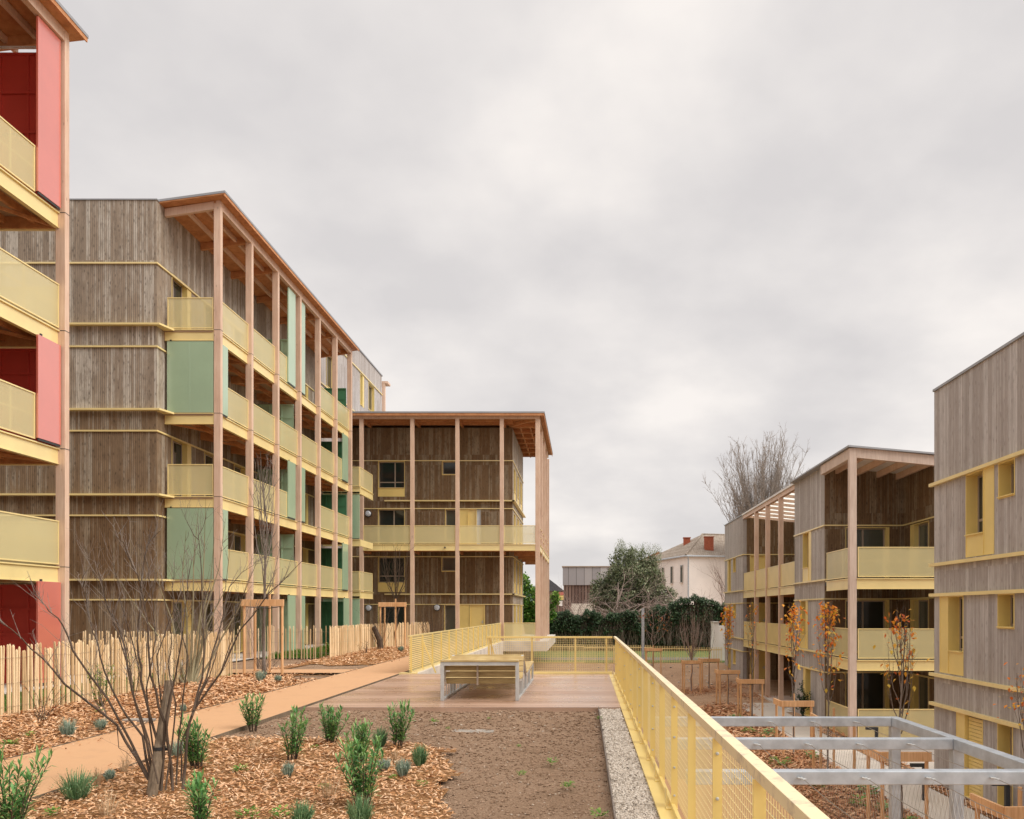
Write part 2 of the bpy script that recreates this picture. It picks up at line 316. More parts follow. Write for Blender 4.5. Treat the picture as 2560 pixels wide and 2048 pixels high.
class Face:
    """axis-aligned facade: u runs along it, d is outward distance"""
    def __init__(s, kind, at): s.k = kind; s.at = at
    def box(s, mb, u0, u1, d0, d1, z0, z1):
        if s.k == 'y-': mb.box(u0, u1, s.at-d0, s.at-d1, z0, z1)
        elif s.k == 'x+': mb.box(s.at+d0, s.at+d1, u0, u1, z0, z1)
        elif s.k == 'x-': mb.box(s.at-d0, s.at-d1, u0, u1, z0, z1)
        return mb
def cuts(lo, hi, vals): return sorted(set([lo, hi]+[v for v in vals if lo < v < hi]))
def wall(fc, u0, u1, z0, z1, holes, mat, parent, th=.22, name='wall', label=None):
    mb = MB(); us = cuts(u0, u1, [h[0] for h in holes]+[h[1] for h in holes])
    for a, b in zip(us, us[1:]):
        hs = [h for h in holes if h[0] <= a+1e-6 and h[1] >= b-1e-6]; zs = cuts(z0, z1, [h[2] for h in hs]+[h[3] for h in hs])
        for c, d in zip(zs, zs[1:]):
            if any(h[2] <= c+1e-6 and h[3] >= d-1e-6 for h in hs): continue
            fc.box(mb, a, b, 0, -th, c, d)
    return mb.build(name, mat, parent, label)
def window(fc, u0, u1, z0, z1, parent, mull=(), trans=(), glass='glass_dark', panel=0, sidep=0, sill=True, frame='frame_taupe', depth=.16, name='window', lining='yellow'):
    """opening lined in yellow sheet, recessed frame and pane; panel = height of solid yellow panel at the bottom, sidep = width at the high-u end"""
    mb = MB(); q = .025
    fc.box(mb, u0, u0+q, .012, -depth-.03, z0, z1); fc.box(mb, u1-q, u1, .012, -depth-.03, z0, z1)
    fc.box(mb, u0+q, u1-q, .012, -depth-.03, z1-q, z1); fc.box(mb, u0+q, u1-q, .012, -depth-.03, z0, z0+q)
    a, b = u0+q, u1-q
    if sidep > 0: fc.box(mb, u1-sidep, u1-q, .004, -.05, z0+q, z1-q); fc.box(mb, u1-sidep-.02, u1-sidep, .02, -depth-.03, z0+q, z1-q); b = u1-sidep-.02
    if sidep < 0: fc.box(mb, u0+q, u0-sidep, .004, -.05, z0+q, z1-q); fc.box(mb, u0-sidep, u0-sidep+.02, .02, -depth-.03, z0+q, z1-q); a = u0-sidep+.02
    c = z0+q
    if panel: fc.box(mb, a, b, .002, -.06, z0+q, z0+panel); c = z0+panel
    if sill: fc.box(mb, a-.01, b+.01, .05, -depth+.02, c, c+.025); c += .025
    o = mb.build(name, lining, parent)
    fr = MB(); fw = .055; D0, D1 = -depth, -depth-.05
    fc.box(fr, a, a+fw, D0, D1, c, z1-q); fc.box(fr, b-fw, b, D0, D1, c, z1-q); fc.box(fr, a+fw, b-fw, D0, D1, z1-q-fw, z1-q); fc.box(fr, a+fw, b-fw, D0, D1, c, c+fw)
    for m in mull: x = a+(b-a)*m; fc.box(fr, x-.035, x+.035, D0-.002, D1, c+fw, z1-q-fw)
    for tt in trans: z = c+(z1-c)*tt; fc.box(fr, a+fw, b-fw, D0-.004, D1, z-.03, z+.03)
    fr.build('frame', frame, o)
    g = MB(); fc.box(g, a+.01, b-.01, D0-.02, D0-.03, c+.01, z1-q-.01); g.build('pane', glass, o)
    return o
def door(fc, u0, u1, z0, z1, parent, handle_side=1):
    mb = MB(); q = .04
    fc.box(mb, u0, u0+q, .012, -.15, z0, z1); fc.box(mb, u1-q, u1, .012, -.15, z0, z1); fc.box(mb, u0+q, u1-q, .012, -.15, z1-q, z1)
    fc.box(mb, u0+q, u1-q, -.08, -.13, z0, z1-q); o = mb.build('door', 'yellow', parent)
    h = MB(); x = (u1-.14) if handle_side > 0 else (u0+.14)
    fc.box(h, x-.02, x+.02, -.035, -.08, z0+.95, z0+1.15); fc.box(h, x-.12, x+.02, -.02, -.035, z0+1.03, z0+1.06); h.build('handle', 'steel_white', o)
    return o
def guard(fc, u0, u1, zf, parent, d=-.14, posts=None, bars=False):
    """guard rail: thin frame with perforated sheet"""
    h = 1.04; mb = MB(); z0, z1 = zf+.0, zf+h
    fc.box(mb, u0, u1, d+.02, d-.02, z1-.03, z1); fc.box(mb, u0, u1, d+.015, d-.015, z0, z0+.03)
    for u in (u0, u1-.03): fc.box(mb, u, u+.03, d+.015, d-.015, z0+.03, z1-.03)
    fc.box(mb, u0+.03, u1-.03, d-.012, d-.03, zf+.54, zf+.56)
    n = max(1, int(round((u1-u0)/1.0)))
    for i in range(1, n): u = u0+(u1-u0)*i/n; fc.box(mb, u-.012, u+.012, d-.006, d-.03, z0+.03, z1-.03)
    o = mb.build('guard_rail', 'yellow_trim', parent)
    p = MB()
    if bars:
        u = u0+.05
        while u < u1-.05: fc.box(p, u, u+.045, d+.01, d-.01, z0+.03, z1-.03); u += .075
        p.build('balusters', 'yellow_trim', o)
    else:
        fc.box(p, u0+.031, u1-.031, d+.004, d-.002, z0+.031, z1-.031); p.build('perforated_panel', 'perforated', o)
    return o
def beam(fc, u0, u1, zf, parent, d0=-.17, d1=-.25):
    mb = MB(); fc.box(mb, u0, u1, d0, d1, zf-.42, zf-.075); fc.box(mb, u0, u1, d0+.045, d1-.01, zf-.075, zf-.045); fc.box(mb, u0, u1, d0+.03, d0, zf-.42, zf-.405)
    return mb.build('edge_beam', 'yellow_trim', parent)
def ledge(fc, u0, u1, z, parent, out=.1, h=.06, e0=0, e1=0):
    mb = MB(); fc.box(mb, u0-e0, u1+e1, out, .0, z-h, z)
    return mb.build('ledge', 'yellow_trim', parent)
# ------------------------------------------------------------------ terrain (setting)
def terr(y):
    pts = [(-80, -2.75), (41, -2.75), (47, -2.55), (55, -1.85), (62, -1.72), (140, -1.6), (900, 0), (2500, 6)]
    for (a, b), (c, d) in zip(pts, pts[1:]):
        if a <= y <= c: return b+(d-b)*(y-a)/(c-a)
    return pts[-1][1] if y > 0 else pts[0][1]
ys = [-80, -30, 0, 20, 36, 41]+[42+i for i in range(22)]+[66, 70, 80, 100, 140, 300, 900, 2500]
xs = [-1200, -300, -80, -40, -15, -4.6, .5, 4.2]+[5+i*2 for i in range(8)]+[24, 60, 200, 1200]
def sheet(name, xs, ys, zf, mat, kind='structure', parent=None, **k):
    mb = MB(); mb.v = [(x, y, zf(x, y)) for y in ys for x in xs]; n = len(xs)
    mb.f = [(j*n+i, j*n+i+1, (j+1)*n+i+1, (j+1)*n+i) for j in range(len(ys)-1) for i in range(n-1)]
    return mb.build(name, mat, parent, kind=kind, smooth=True, **k)
sheet('ground', xs, ys, lambda x, y: terr(y)+(mnoise.noise(Vector((x*.5, y*.5, 0)))*.10 if 45 < y < 56 else 0), 'soil_low')
sheet('lawn', [-60, -20, 0, 10, 60], [56.6, 58.6], lambda x, y: terr(y)+.03, 'lawn')
sheet('footpath', [-60, 0, 60], [58.6, 61.2], lambda x, y: terr(y)+.035, 'asphalt')
sheet('far_lawn', [-60, -20, 0, 10, 60], [61.2, 66, 71.5], lambda x, y: terr(y)+.03, 'lawn')
# lower garden path
sheet('lower_path', [7.18, 8.68], [-5, 10, 24, 31], lambda x, y: -2.735, 'paving')
sheet('lower_path_end', [7.0, 7.18, 9.3], [36.5, 40.2], lambda x, y: -2.733, 'paving')
sheet('lower_path_middle', [7.18, 8.85], [31, 36.5], lambda x, y: -2.734, 'paving')
sheet('lower_court', [8.68, 16], [22, 24.5], lambda x, y: -2.738, 'paving')
sheet('sand_path', [.86, 5.2], [-5, 10, 22], lambda x, y: -2.742, 'path_sand')
sheet('lower_mulch', [5.2, 7.15], [3, 38.5], lambda x, y: -2.736, 'mulch_base')
sheet('wall_foot_mulch', [8.7, 9.3], [3, 30], lambda x, y: -2.737, 'mulch_base')
sheet('gallery_floor', [9.25, 12.6], [36.9, 48.9], lambda x, y: -2.68, 'timber_pale')
mb = MB(); mb.box(9.12, 9.25, 36.9, 48.9, -2.9, -2.66); mb.build('kerb', 'concrete', kind='structure')
# raised garden terrace: retaining walls and its soil
mb = MB(); mb.box(-60, -4.75, 22.75, 62, -3.2, -.1); mb.box(-60, .72, -20, 22.75, -3.2, -.1); mb.build('terrace', 'concrete', kind='structure')
gx = [-9.3+i*.35 for i in range(28)]
def wob(x, y, s=.35): return mnoise.noise(Vector((x*s*3, y*s*3, 3)))
sheet('planting_soil', [-5.0+i*.1221 for i in range(44)], [1+i*.14 for i in range(98)], lambda x, y: -.06+.035*wob(x, y)+.025*mnoise.noise(Vector((x*4, y*4, 0))), 'soil')
sheet('soil_left', [-60, -13, -6.62], [-10, 22.9, 24.6, 62], lambda x, y: -.07, 'soil')
sheet('path', [-6.62, -5.0], [-10, 10, 22, 48], lambda x, y: 0, 'path_sand')
sheet('branch_path', [-14, -6.62], [22.95, 24.35], lambda x, y: -.002, 'path_sand')
sheet('grass_strip', [-12.0, -9.35], [4, 22.5], lambda x, y: -.035, 'grass_base' if 'grass_base' in M else 'lawn')
sheet('garden_grass', [-12.0, -9.2], [30.6, 46], lambda x, y: -.03, 'lawn')
sheet('apron', [-14.5, -12.0], [4, 22.3], lambda x, y: -.02, 'concrete')
sheet('apron_far', [-14.5, -12.0], [24.5, 48], lambda x, y: -.02, 'concrete')
# path edging strips
mb = MB()
for x in (-6.63, -5.0): mb.box(x-.004, x+.004, 2, 46, -.09, .012)
mb.build('path_edging', 'stake_dark', kind='structure')
# ------------------------------------------------------------------ buildings
Z5 = [0, 2.8, 5.6, 8.4, 11.2]
def gallery(B, Xo, Xw, cols, floors, zt, cw=.23, cd=.17):
    fc = Face('x+', Xo)
    for y in cols:
        mb = MB(); mb.box(Xo-cw, Xo, y, y+cd, -.05, zt)
        c = mb.build('column', 'timber', B, bevel=.008)
        j = MB()
        for f in floors: j.box(Xo-cw-.004, Xo+.004, y-.004, y+cd+.004, f-.06, f-.045)
        j.build('joint_plate', 'dark_metal', c)
    for f in floors:
        fl = MB(); fl.box(Xw, Xo-.26, cols[0]+.0, cols[-1]+cd, f-.13, f-.05); fl.build('balcony_floor', 'deck_floor', B)
        j = MB()
        for y in cols: j.box(Xw, Xo-cw-.002, y+.03, y+cd-.03, f-.40, f-.131)
        j.each('joist', 'timber_soffit', B); j = MB()
        for k in (.33, .66):
            for a, b in zip(cols, cols[1:]): j.box(Xw+(Xo-Xw)*k-.04, Xw+(Xo-Xw)*k+.04, a+cd-.028, b+.028, f-.30, f-.132)
        j.each('purlin', 'timber_soffit', B); j = MB()
        for a, b in zip(cols, cols[1:]): j.bar((Xw+.1, a+cd, f-.36), (Xo-.3, b, f-.36), .05, .07)
        j.each('brace', 'timber_soffit', B)
        for a, b in zip(cols, cols[1:]): beam(fc, a+cd, b, f, B)
    return fc
def gallery_roof(B, Xo, Xw, y0, y1, zi, zo, cols, over=.28, cd=.17):
    s = (zo-zi)/(Xo-Xw); xe = Xo+over; ze = zo+s*over
    mb = MB(); mb.prism([(Xw-.1, zi-s*.1), (xe, ze), (xe, ze+.04), (Xw-.1, zi-s*.1+.04)], 'y', y0, y1); r = mb.build('roof_soffit', 'timber_soffit', B)
    mb = MB(); mb.prism([(Xw-.1, zi-s*.1+.042), (xe+.015, ze+.042), (xe+.015, ze+.115), (Xw-.1, zi-s*.1+.115)], 'y', y0-.015, y1+.015); mb.build('roof', 'roof_metal', B)
    mb = MB(); mb.box(xe-.03, xe-.001, y0+.002, y1-.002, ze-.06, ze-.002); mb.build('fascia', 'timber_soffit', B)
    mb = MB(); mb.box(Xo-.16, Xo-.01, cols[0]+.001, cols[-1]+cd, zo-.28, zo-.012)
    for k in (.35, .68): x = Xw+(Xo-Xw)*k; z = zi+(zo-zi)*k; mb.box(x-.045, x+.045, cols[0]+.14, y1-.02, z-.16, z-.012)
    mb.each('roof_beam', 'timber', B)
    mb = MB()
    for y in cols: mb.prism([(Xw, zi-.26), (Xo-.17, zo-.27), (Xo-.17, zo-.014), (Xw, zi-.012)], 'y', y+.03, y+cd-.03)
    mb.each('rafter', 'timber_soffit', B)
def screen(B, y, x0, x1, z0, z1, mat, name='partition', ribs=True):
    """cross partition seen face-on, with ribs"""
    mb = MB(); mb.box(x0, x1, y, y+.03, z0, z1); o = mb.build(name, mat, B)
    if ribs:
        r = MB(); w_ = x1-x0
        r.box(x0, x1, y-.05, y-.001, z1-.05, z1)
        for k in range(1, 3): r.box(x0+w_*k/3-.02, x0+w_*k/3+.02, y-.04, y-.001, z0, z1-.051)
        for k in range(1, 4): z = z0+(z1-z0)*k/4; r.box(x0, x1, y-.045, y-.041, z-.03, z+.03)
        r.build('ribs', mat, o)
    return o
def slider(fc, u0, u1, z0, z1, mat, B, d0=-.12, d1=-.07):
    mb = MB()
    if u1-u0 > .95: um = (u0+u1)/2; fc.box(mb, u0, um-.004, d0, d1, z0, z1); fc.box(mb, um+.004, u1, d0, d1, z0, z1); fc.box(mb, um-.0039, um+.0039, d0-.0, d1-.012 if d1 > d0 else d1+.012, z0+.001, z1-.001)
    else: fc.box(mb, u0, u1, d0, d1, z0, z1)
    o = mb.build('sliding_panel', mat, B, bevel=.004)
    k = MB(); fc.box(k, u0+.02, u1-.02, d0+.01, d1-.01, z0-.05, z0-.002); fc.box(k, u0+.1, u0+.16, d0+.01, d1-.01, z1+.002, z1+.05); k.build('runner', 'dark_metal', o)
    return o

# --- red building at the left edge (only its last bays show)
B = thing('apartment_building', 'timber gallery building with red sliding panels, cut off by the left edge', 'building', loc=(-14, 15, 0)); B1 = B
Xo, Xw = -12.3, -14.5; cols = [19.72-2.62*k for k in range(6)][::-1]
fc = gallery(B, Xo, Xw, cols, Z5[1:], 15.35)
gallery_roof(B, Xo, Xw, cols[0]-.3, 20.15, 15.25, 15.5, cols)
fw = Face('x+', Xw)
holes = []
for f in Z5:
    for a in cols[:-1]: holes.append((a+.5, a+1.9, f+.02, f+2.12))
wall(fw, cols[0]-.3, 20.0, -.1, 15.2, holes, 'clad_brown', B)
for hl in holes[-5:]+holes[:1]: window(fw, *hl, B, mull=(.5,), glass='glass_curtain')
mb = MB(); mb.box(-26, Xw-.22, cols[0]-.3, 20.0, -.1, 15.25); mb.build('block', 'clad_grey', B)
for f in Z5:
    top = f+2.38 if f < 11 else 15.0
    if f in (0, 5.6, 11.2):
        slider(fc, 18.86, 19.68, f+.03 if f else .06, top if f < 11 else 15.2, 'red', B)
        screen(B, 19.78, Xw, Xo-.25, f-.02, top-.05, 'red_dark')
        slider(fc, 11.95, 13.2, f+.03 if f else .06, top, 'red', B)
    if f:
        for a, b in zip(cols, cols[1:]):
            e = b-.02
            if f in (5.6, 11.2) and b > 19: e = 18.84
            guard(fc, a+.19, e, f, B)
    if f in (2.8, 8.4): guard(Face('y-', 19.75), Xw+.02, Xo-.26, f, B)
mb = MB(); mb.box(Xw, -12.66, 19.68, 19.74, 15.03, 15.07); mb.build('tension_rail', 'white', B)
# end beams (facing away from the camera) close the gallery
for f in Z5[1:]: mb = MB(); mb.box(Xw, Xo-.24, 19.8, 19.88, f-.42, f-.05); mb.build('end_beam', 'yellow_trim', B)

# --- green building
B = thing('apartment_building', 'long timber building with green sliding panels, wooden columns and yellow balconies', 'building', loc=(-14, 35, 0)); B2 = B
Xo, Xw = -12.2, -14.1; cols = [27.93+2.62*k for k in range(7)]
fc = gallery(B, Xo, Xw, cols, Z5[1:], 15.4)
gallery_roof(B, Xo, Xw, 27.6, 44.15, 15.24, 15.5, cols)
mb = MB(); mb.prism([(Xw+.02, 14.95), (Xo-.232, 15.2), (Xo-.232, 15.46), (Xw+.02, 15.21)], 'y', 27.93, 28.05); mb.each('roof_beam', 'timber', B)
fe = Face('y-', 27.45); fw = Face('x+', Xw)
holes = []
for f in Z5:
    holes.append((28.45, 29.85, f+.02, f+2.05)); holes.append((30.9, 32.3, f+.02, f+2.05))
    holes += [(33.5, 34.9, f+.02, f+2.05), (38.8, 40.2, f+.02, f+2.05), (41.2, 42.5, f+.02, f+2.05)]
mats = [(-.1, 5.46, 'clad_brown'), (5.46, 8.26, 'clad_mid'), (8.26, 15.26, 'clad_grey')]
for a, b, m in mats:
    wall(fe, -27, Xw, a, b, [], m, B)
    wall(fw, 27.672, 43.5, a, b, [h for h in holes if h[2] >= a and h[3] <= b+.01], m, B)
for i, hl in enumerate(holes): 
    window(fw, *hl, B, mull=(.4,), sidep=.3, glass='glass_curtain' if i % 3 == 0 else 'glass_dark')
mb = MB(); mb.box(-26.5, Xw-.3, 27.8, 43.4, -.1, 15.15); mb.build('block', 'slate_dark', B)
mb = MB(); mb.box(-27, Xw+.03, 27.42, 43.4, 15.262, 15.30); mb.build('roof_cap', 'roof_metal', B)
for f in Z5[1:]:
    mb = MB(); mb.box(-27, Xw-.0, 27.27, 27.448, f-.1, f-.04); mb.prism([(Xw, 27.27), (Xw+.18, 27.27), (Xw+.36, 27.9), (Xw, 27.9)], 'z', f-.1, f-.04); mb.build('ledge', 'yellow_trim', B)
for z in (13.2, 10.45, 7.67, 4.88, 2.1):
    ledge(fe, -27, Xw, z, B, .05, .05); ledge(fw, 27.4, 43.4, z, B, .05, .05)
fb = Face('y-', 27.93)
for f in Z5[1:]:
    beam(fb, Xw+.02, Xo-.235, f, B, d0=-.02, d1=-.1)
    if f in (5.6, 11.2): guard(fb, Xw+.1, Xo-.26, f, B, d=-.04)
    else: slider(fb, Xw+.1, Xo-.25, f-.03, f+2.36, 'green', B, d0=-.0, d1=-.05)
for f in Z5:
    zt = f+2.36
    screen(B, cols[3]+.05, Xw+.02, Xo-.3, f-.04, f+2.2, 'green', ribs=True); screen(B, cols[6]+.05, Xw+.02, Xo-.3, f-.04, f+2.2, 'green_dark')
    if f in (11.2, 5.6, 0):
        t_ = 15.15 if f > 11 else zt
        slider(fc, 34.55, 35.4, f-.0+.02, t_, 'green', B); slider(fc, 35.98, 36.62, f+.02, t_, 'green', B); pan = [(34.53, 35.79), (35.97, 36.64)]
        if f == 0: slider(fc, 40.95+2.62-1.0, 43.5, .02, zt, 'green', B)
    else:
        slider(fc, 28.12, 28.68, f-.0+.0, zt, 'green', B); slider(fc, 42.35, 43.3, f+.0, zt, 'green', B); pan = [(28, 28.7), (42.33, 43.7)]
    if f:
        for a, b in zip(cols, cols[1:]):
            u0, u1 = a+.175, b-.0
            for p, q in pan:
                if p <= u0 < q: u0 = q
                if p < u1 <= q+.01: u1 = p
                if u0 < p and q < u1: u1 = p
            if u1-u0 > .2: guard(fc, u0, u1, f, B)

# --- taller pale block behind it
B = thing('apartment_building', 'taller pale timber block rising behind the far end of the green-panelled building', 'building', loc=(-15, 50, 0)); B3 = B
f3 = Face('x+', -14.1); holes = [(52.4, 53.3, 14.7, 16.7), (54.4, 55.9, 14.9, 16.7), (45.5, 47.0, 14.0, 16.0)]
wall(f3, 43.772, 58, -.1, 18.06, holes, 'clad_pale', B); wall(Face('y-', 43.55), -26, -14.1, 15.3, 18.06, [], 'clad_pale', B)
window(f3, *holes[0], B, sidep=.35); window(f3, *holes[1], B, mull=(.5,)); window(f3, *holes[2], B, mull=(.5,))
mb = MB(); mb.box(-26, -14.4, 43.9, 58, -.1, 17.95); mb.build('block', 'slate_dark', B)
mb = MB(); mb.box(-26, -14.04, 43.5, 58.05, 18.061, 18.14); mb.build('roof_cap', 'roof_metal', B)
for z in (16.8, 13.95): ledge(f3, 43.55, 58, z, B, .07, .06)
mb = MB(); mb.box(-14.1, -13.9, 58.06, 58.3, 0, 17.6); mb.build('column', 'timber', B)
mb = MB(); mb.box(-14.4, -13.7, 58.05, 58.9, 17.6, 17.75); mb.build('eave', 'timber', B)

# --- centre building
B = thing('apartment_building', 'brown timber building with tall slim columns and one yellow gallery, behind the deck', 'building', loc=(-8, 52, 0)); B4 = B
YW, YF = 50.0, 47.9; fw = Face('y-', YW); fs = Face('x+', -4.3)
def cx(x): return (x-CX)*YW/F
A_ = (-12.38, -10.77)
holes = [(*A_, 8.58, 10.72), (-8.54, -7.55, 9.87, 10.72), (*A_, 5.62, 7.84), (-8.35, -7.65, 5.9, 7.84), (-7.55, -6.2, 5.62, 7.84),
         (*A_, 2.85, 4.97), (-8.56, -7.62, 4.07, 4.97), (*A_, .3, 2.1), (-8.4, -7.6, .1, 2.1), (-7.5, -6.9, 0, 2.1), (-6.88, -5.95, 0, 2.1)]
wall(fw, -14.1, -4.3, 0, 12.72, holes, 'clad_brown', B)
window(fw, *holes[0], B, mull=(.62,), trans=(.22,), panel=.5); window(fw, *holes[1], B, glass='glass_dark')
window(fw, *holes[2], B, mull=(.58,), glass='glass_dark'); window(fw, *holes[3], B, glass='glass_curtain')
mb = MB(); fw.box(mb, -7.55, -7.0, -.02, -.08, 5.62, 7.84); mb.build('door_side_panel', 'yellow', B)
door(fw, -7.0, -6.45, 5.62, 7.84, B); mb = MB(); fw.box(mb, -6.45, -6.2, -.1, -.15, 5.62, 7.84); mb.build('entrance_recess', 'lamp_glass', B)
window(fw, *holes[5], B, mull=(.62,), trans=(.25,), panel=.55); window(fw, *holes[6], B, glass='glass_curtain')
window(fw, *holes[7], B, mull=(.6,)); window(fw, *holes[8], B, glass='glass_curtain')
mb = MB(); fw.box(mb, -7.5, -6.9, -.02, -.08, 0, 2.1); mb.build('door_side_panel', 'yellow', B); door(fw, -6.88, -5.95, 0, 2.1, B)
hs = []
for f in (0, 2.8, 5.6, 8.4):
    for a in (51.0, 53.6, 56.2): hs.append((a, a+1.5, f+.03, f+2.1))
wall(fs, 50.222, 58.7, 0, 12.72, hs, 'clad_grey', B)
for h_ in hs: window(fs, *h_, B, sidep=.45, panel=.6, depth=.12)
mb = MB(); mb.box(-14.1, -4.6, 50.3, 58.6, 0, 12.6); mb.build('block', 'slate_dark', B)
for f in (8.4, 2.8):
    mb = MB(); mb.box(-11.95, -4.16, YW-.2, YW-.001, f-.12, f-.05); mb.box(-4.299, -4.1, YW-.2, 58.7, f-.12, f-.05); mb.build('ledge', 'yellow_trim', B)
for z in (10.76, 7.88, 5.0, 2.13):
    ledge(fw, -14.1, -4.3, z, B, .05, .05); ledge(fs, 49.95, 58.7, z, B, .05, .05)
# gallery at 5.6: slab, beams, guards
mb = MB(); mb.box(-12.9, -2.75, YF+.22, YW-.002, 5.42, 5.56); mb.box(-4.27, -2.75, YW-.001, 60.6, 5.421, 5.559); mb.build('balcony_floor', 'deck_floor', B)
ff = Face('y-', YF); fr = Face('x+', -2.55)
cs = [-12.83, -9.9, -7.3, -4.74, -2.67]; cysd = [47.9, 51.1, 54.3, 57.5, 60.7]
for i, x in enumerate(cs):
    wd = .11 if i < 4 else .13
    mb = MB(); mb.box(x-wd, x+wd, YF, YF+.2, -.6 if i >= 3 else -.1, 12.8); mb.build('column', 'timber', B, bevel=.008)
for y in cysd[1:]:
    mb = MB(); mb.box(-2.78, -2.54, y, y+.2, -.1, 12.8); mb.build('column', 'timber', B, bevel=.008)
for a, b in zip(cs, cs[1:]): 
    beam(ff, a+.11, b-.11, 5.6, B, d0=-.02, d1=-.10); guard(ff, a+.12, b-.12, 5.6, B, d=-.05)
for a, b in zip(cysd, cysd[1:]): beam(fr, a+.2, b, 5.6, B, d0=-.02, d1=-.10)
for a, b in zip(cysd, cysd[1:]):
    mb = MB(); fr.box(mb, a+.2, b, -.04, -.07, 6.6, 6.63); fr.box(mb, a+.2, b, -.04, -.07, 6.1, 6.12); fr.box(mb, a+.2, a+.23, -.04, -.07, 5.6, 6.6)
    mb.build('handrail', 'yellow_trim', B)
mb = MB()
for x in cs[:-1]: mb.box(x-.06, x+.06, YF+.2, YW, 5.1, 5.418)
for y in cysd[1:]: mb.box(-4.3, -2.79, y+.03, y+.15, 5.1, 5.418)
for yy in (48.6, 49.3): mb.box(-12.8, -2.8, yy, yy+.07, 5.22, 5.417)
mb.each('joist', 'timber_soffit', B)
for x in (-12.4, -8.0): mb = MB(); mb.tube([(x, YF-.0, 5.36), (x, YF-.08, 5.36)], .05, 8); mb.build('drain_outlet', 'dark_metal', B)
# roof
mb = MB(); mb.box(-14.1, -2.28, 47.62, 60.3, 13.0, 13.04); mb.build('roof_soffit', 'timber_soffit', B)
mb = MB(); mb.box(-14.1, -2.25, 47.6, 60.32, 13.041, 13.13); mb.build('roof', 'roof_metal', B)
mb = MB(); mb.box(-14.1, -2.285, 47.625, 47.655, 12.9, 12.998); mb.box(-2.315, -2.286, 47.656, 60.29, 12.9, 12.998); mb.build('fascia', 'timber_soffit', B)
mb = MB(); mb.box(-14.0, -2.55, YF+.02, YF+.18, 12.79, 12.998); mb.box(-2.76, -2.56, YF+.2, 60.2, 12.79, 12.997)
mb.each('roof_beam', 'timber', B)
mb = MB()
for i, x in enumerate(cs[:-1]): mb.box(x-.06, x+.06, YF+.19, YW+.2, 12.72, 12.996)
for yy in (48.3, 48.75, 49.2, 49.65): mb.box(-14, -4.2, yy, yy+.07, 12.80, 12.995)
for y in [YW+i*1.6 for i in range(7)]: mb.box(-4.5, -2.77, y, y+.1, 12.75, 12.994)
for xx in (-3.9, -3.3): mb.box(xx, xx+.07, 50.1, 60.2, 12.80, 12.993)
mb.bar((-4.4, 50, 12.85), (-2.75, 48.1, 12.85), .1, .2)
mb.each('rafter', 'timber_soffit', B)
# concrete plinth
mb = MB(); mb.box(-4.7, -2.1, 47.3, 61.2, -.58, -.02); mb.build('plinth', 'concrete', B)
mb = MB(); mb.box(-14.1, -4.74, 47.5, 61, -.58, -.03); mb.build('plinth', 'concrete', B)
mb = MB(); mb.box(-4.6, -3.6, 49.5, 60, -2.6, -.581); mb.build('basement_wall', 'concrete', B)
guard(Face('y-', 47.75), -4.6, -2.8, 0, B, d=-.02)
# wall lamps
for x, z in ((-12.92, 1.9), (-8.82, 1.92), (-12.95, 7.55)):
    mb = MB(); mb.tube([(x, YW-.06, z), (x, YW-.14, z), (x, YW-.2, z)], [.17, .17, .1], 14); o = mb.build('wall_lamp', 'lamp_glass', B, smooth=False)
    mb = MB(); mb.tube([(x, YW, z), (x, YW-.06, z)], .20, 14); mb.build('lamp_base', 'dark_metal', o)
# corner balconies between the two buildings
fx = Face('x+', -12.0); fb = Face('y-', 44.6)
for f in (2.8, 5.6, 8.4):
    if f != 5.6:
        guard(fb, -14.0, -12.05, f, B, d=-.02); guard(fx, 44.65, 47.3, f, B, d=-.03)
        beam(fb, -14.0, -12.0, f, B, d0=0, d1=-.08); beam(fx, 44.7, 47.3, f, B, d0=0, d1=-.08)
        mb = MB(); mb.box(-14.0, -12.1, 44.7, 47.3, f-.15, f-.05); mb.build('balcony_floor', 'deck_floor', B)
for f in (0, 5.6): slider(fb, -14.0, -12.03, f+.0, f+2.5, 'green', B, d0=0, d1=-.05); 
beam(fb, -14.0, -12.0, 5.6, B, d0=0, d1=-.08)
mb = MB(); mb.box(-12.1, -12.0, 44.65, 47.3, 5.2, 5.55); mb.build('edge_beam', 'yellow_trim', B)

# --- right-hand row, farther building
def zr(x, y): return 0
B = thing('apartment_building', 'weathered timber building with open gallery, corner loggia and single tall corner post', 'building', loc=(13, 40, -2.7)); B5 = B
X = 9.34; fx = Face('x-', X); ZT = 7.35; FL = (-2.72, .06, 2.88)
# block A side
hs = [(34.2, 35.5, 2.95, 5.0), (34.7, 35.9, .12, 2.14), (34.3, 35.4, -2.7, -.7)]
wall(fx, 32.3, 36.9, -2.8, ZT, hs, 'clad_pale', B)
window(fx, *hs[0], B, sidep=-.35, panel=.55, depth=.2); window(fx, *hs[1], B, sidep=-.3, panel=.55, depth=.2); window(fx, *hs[2], B, sidep=.35, depth=.2)
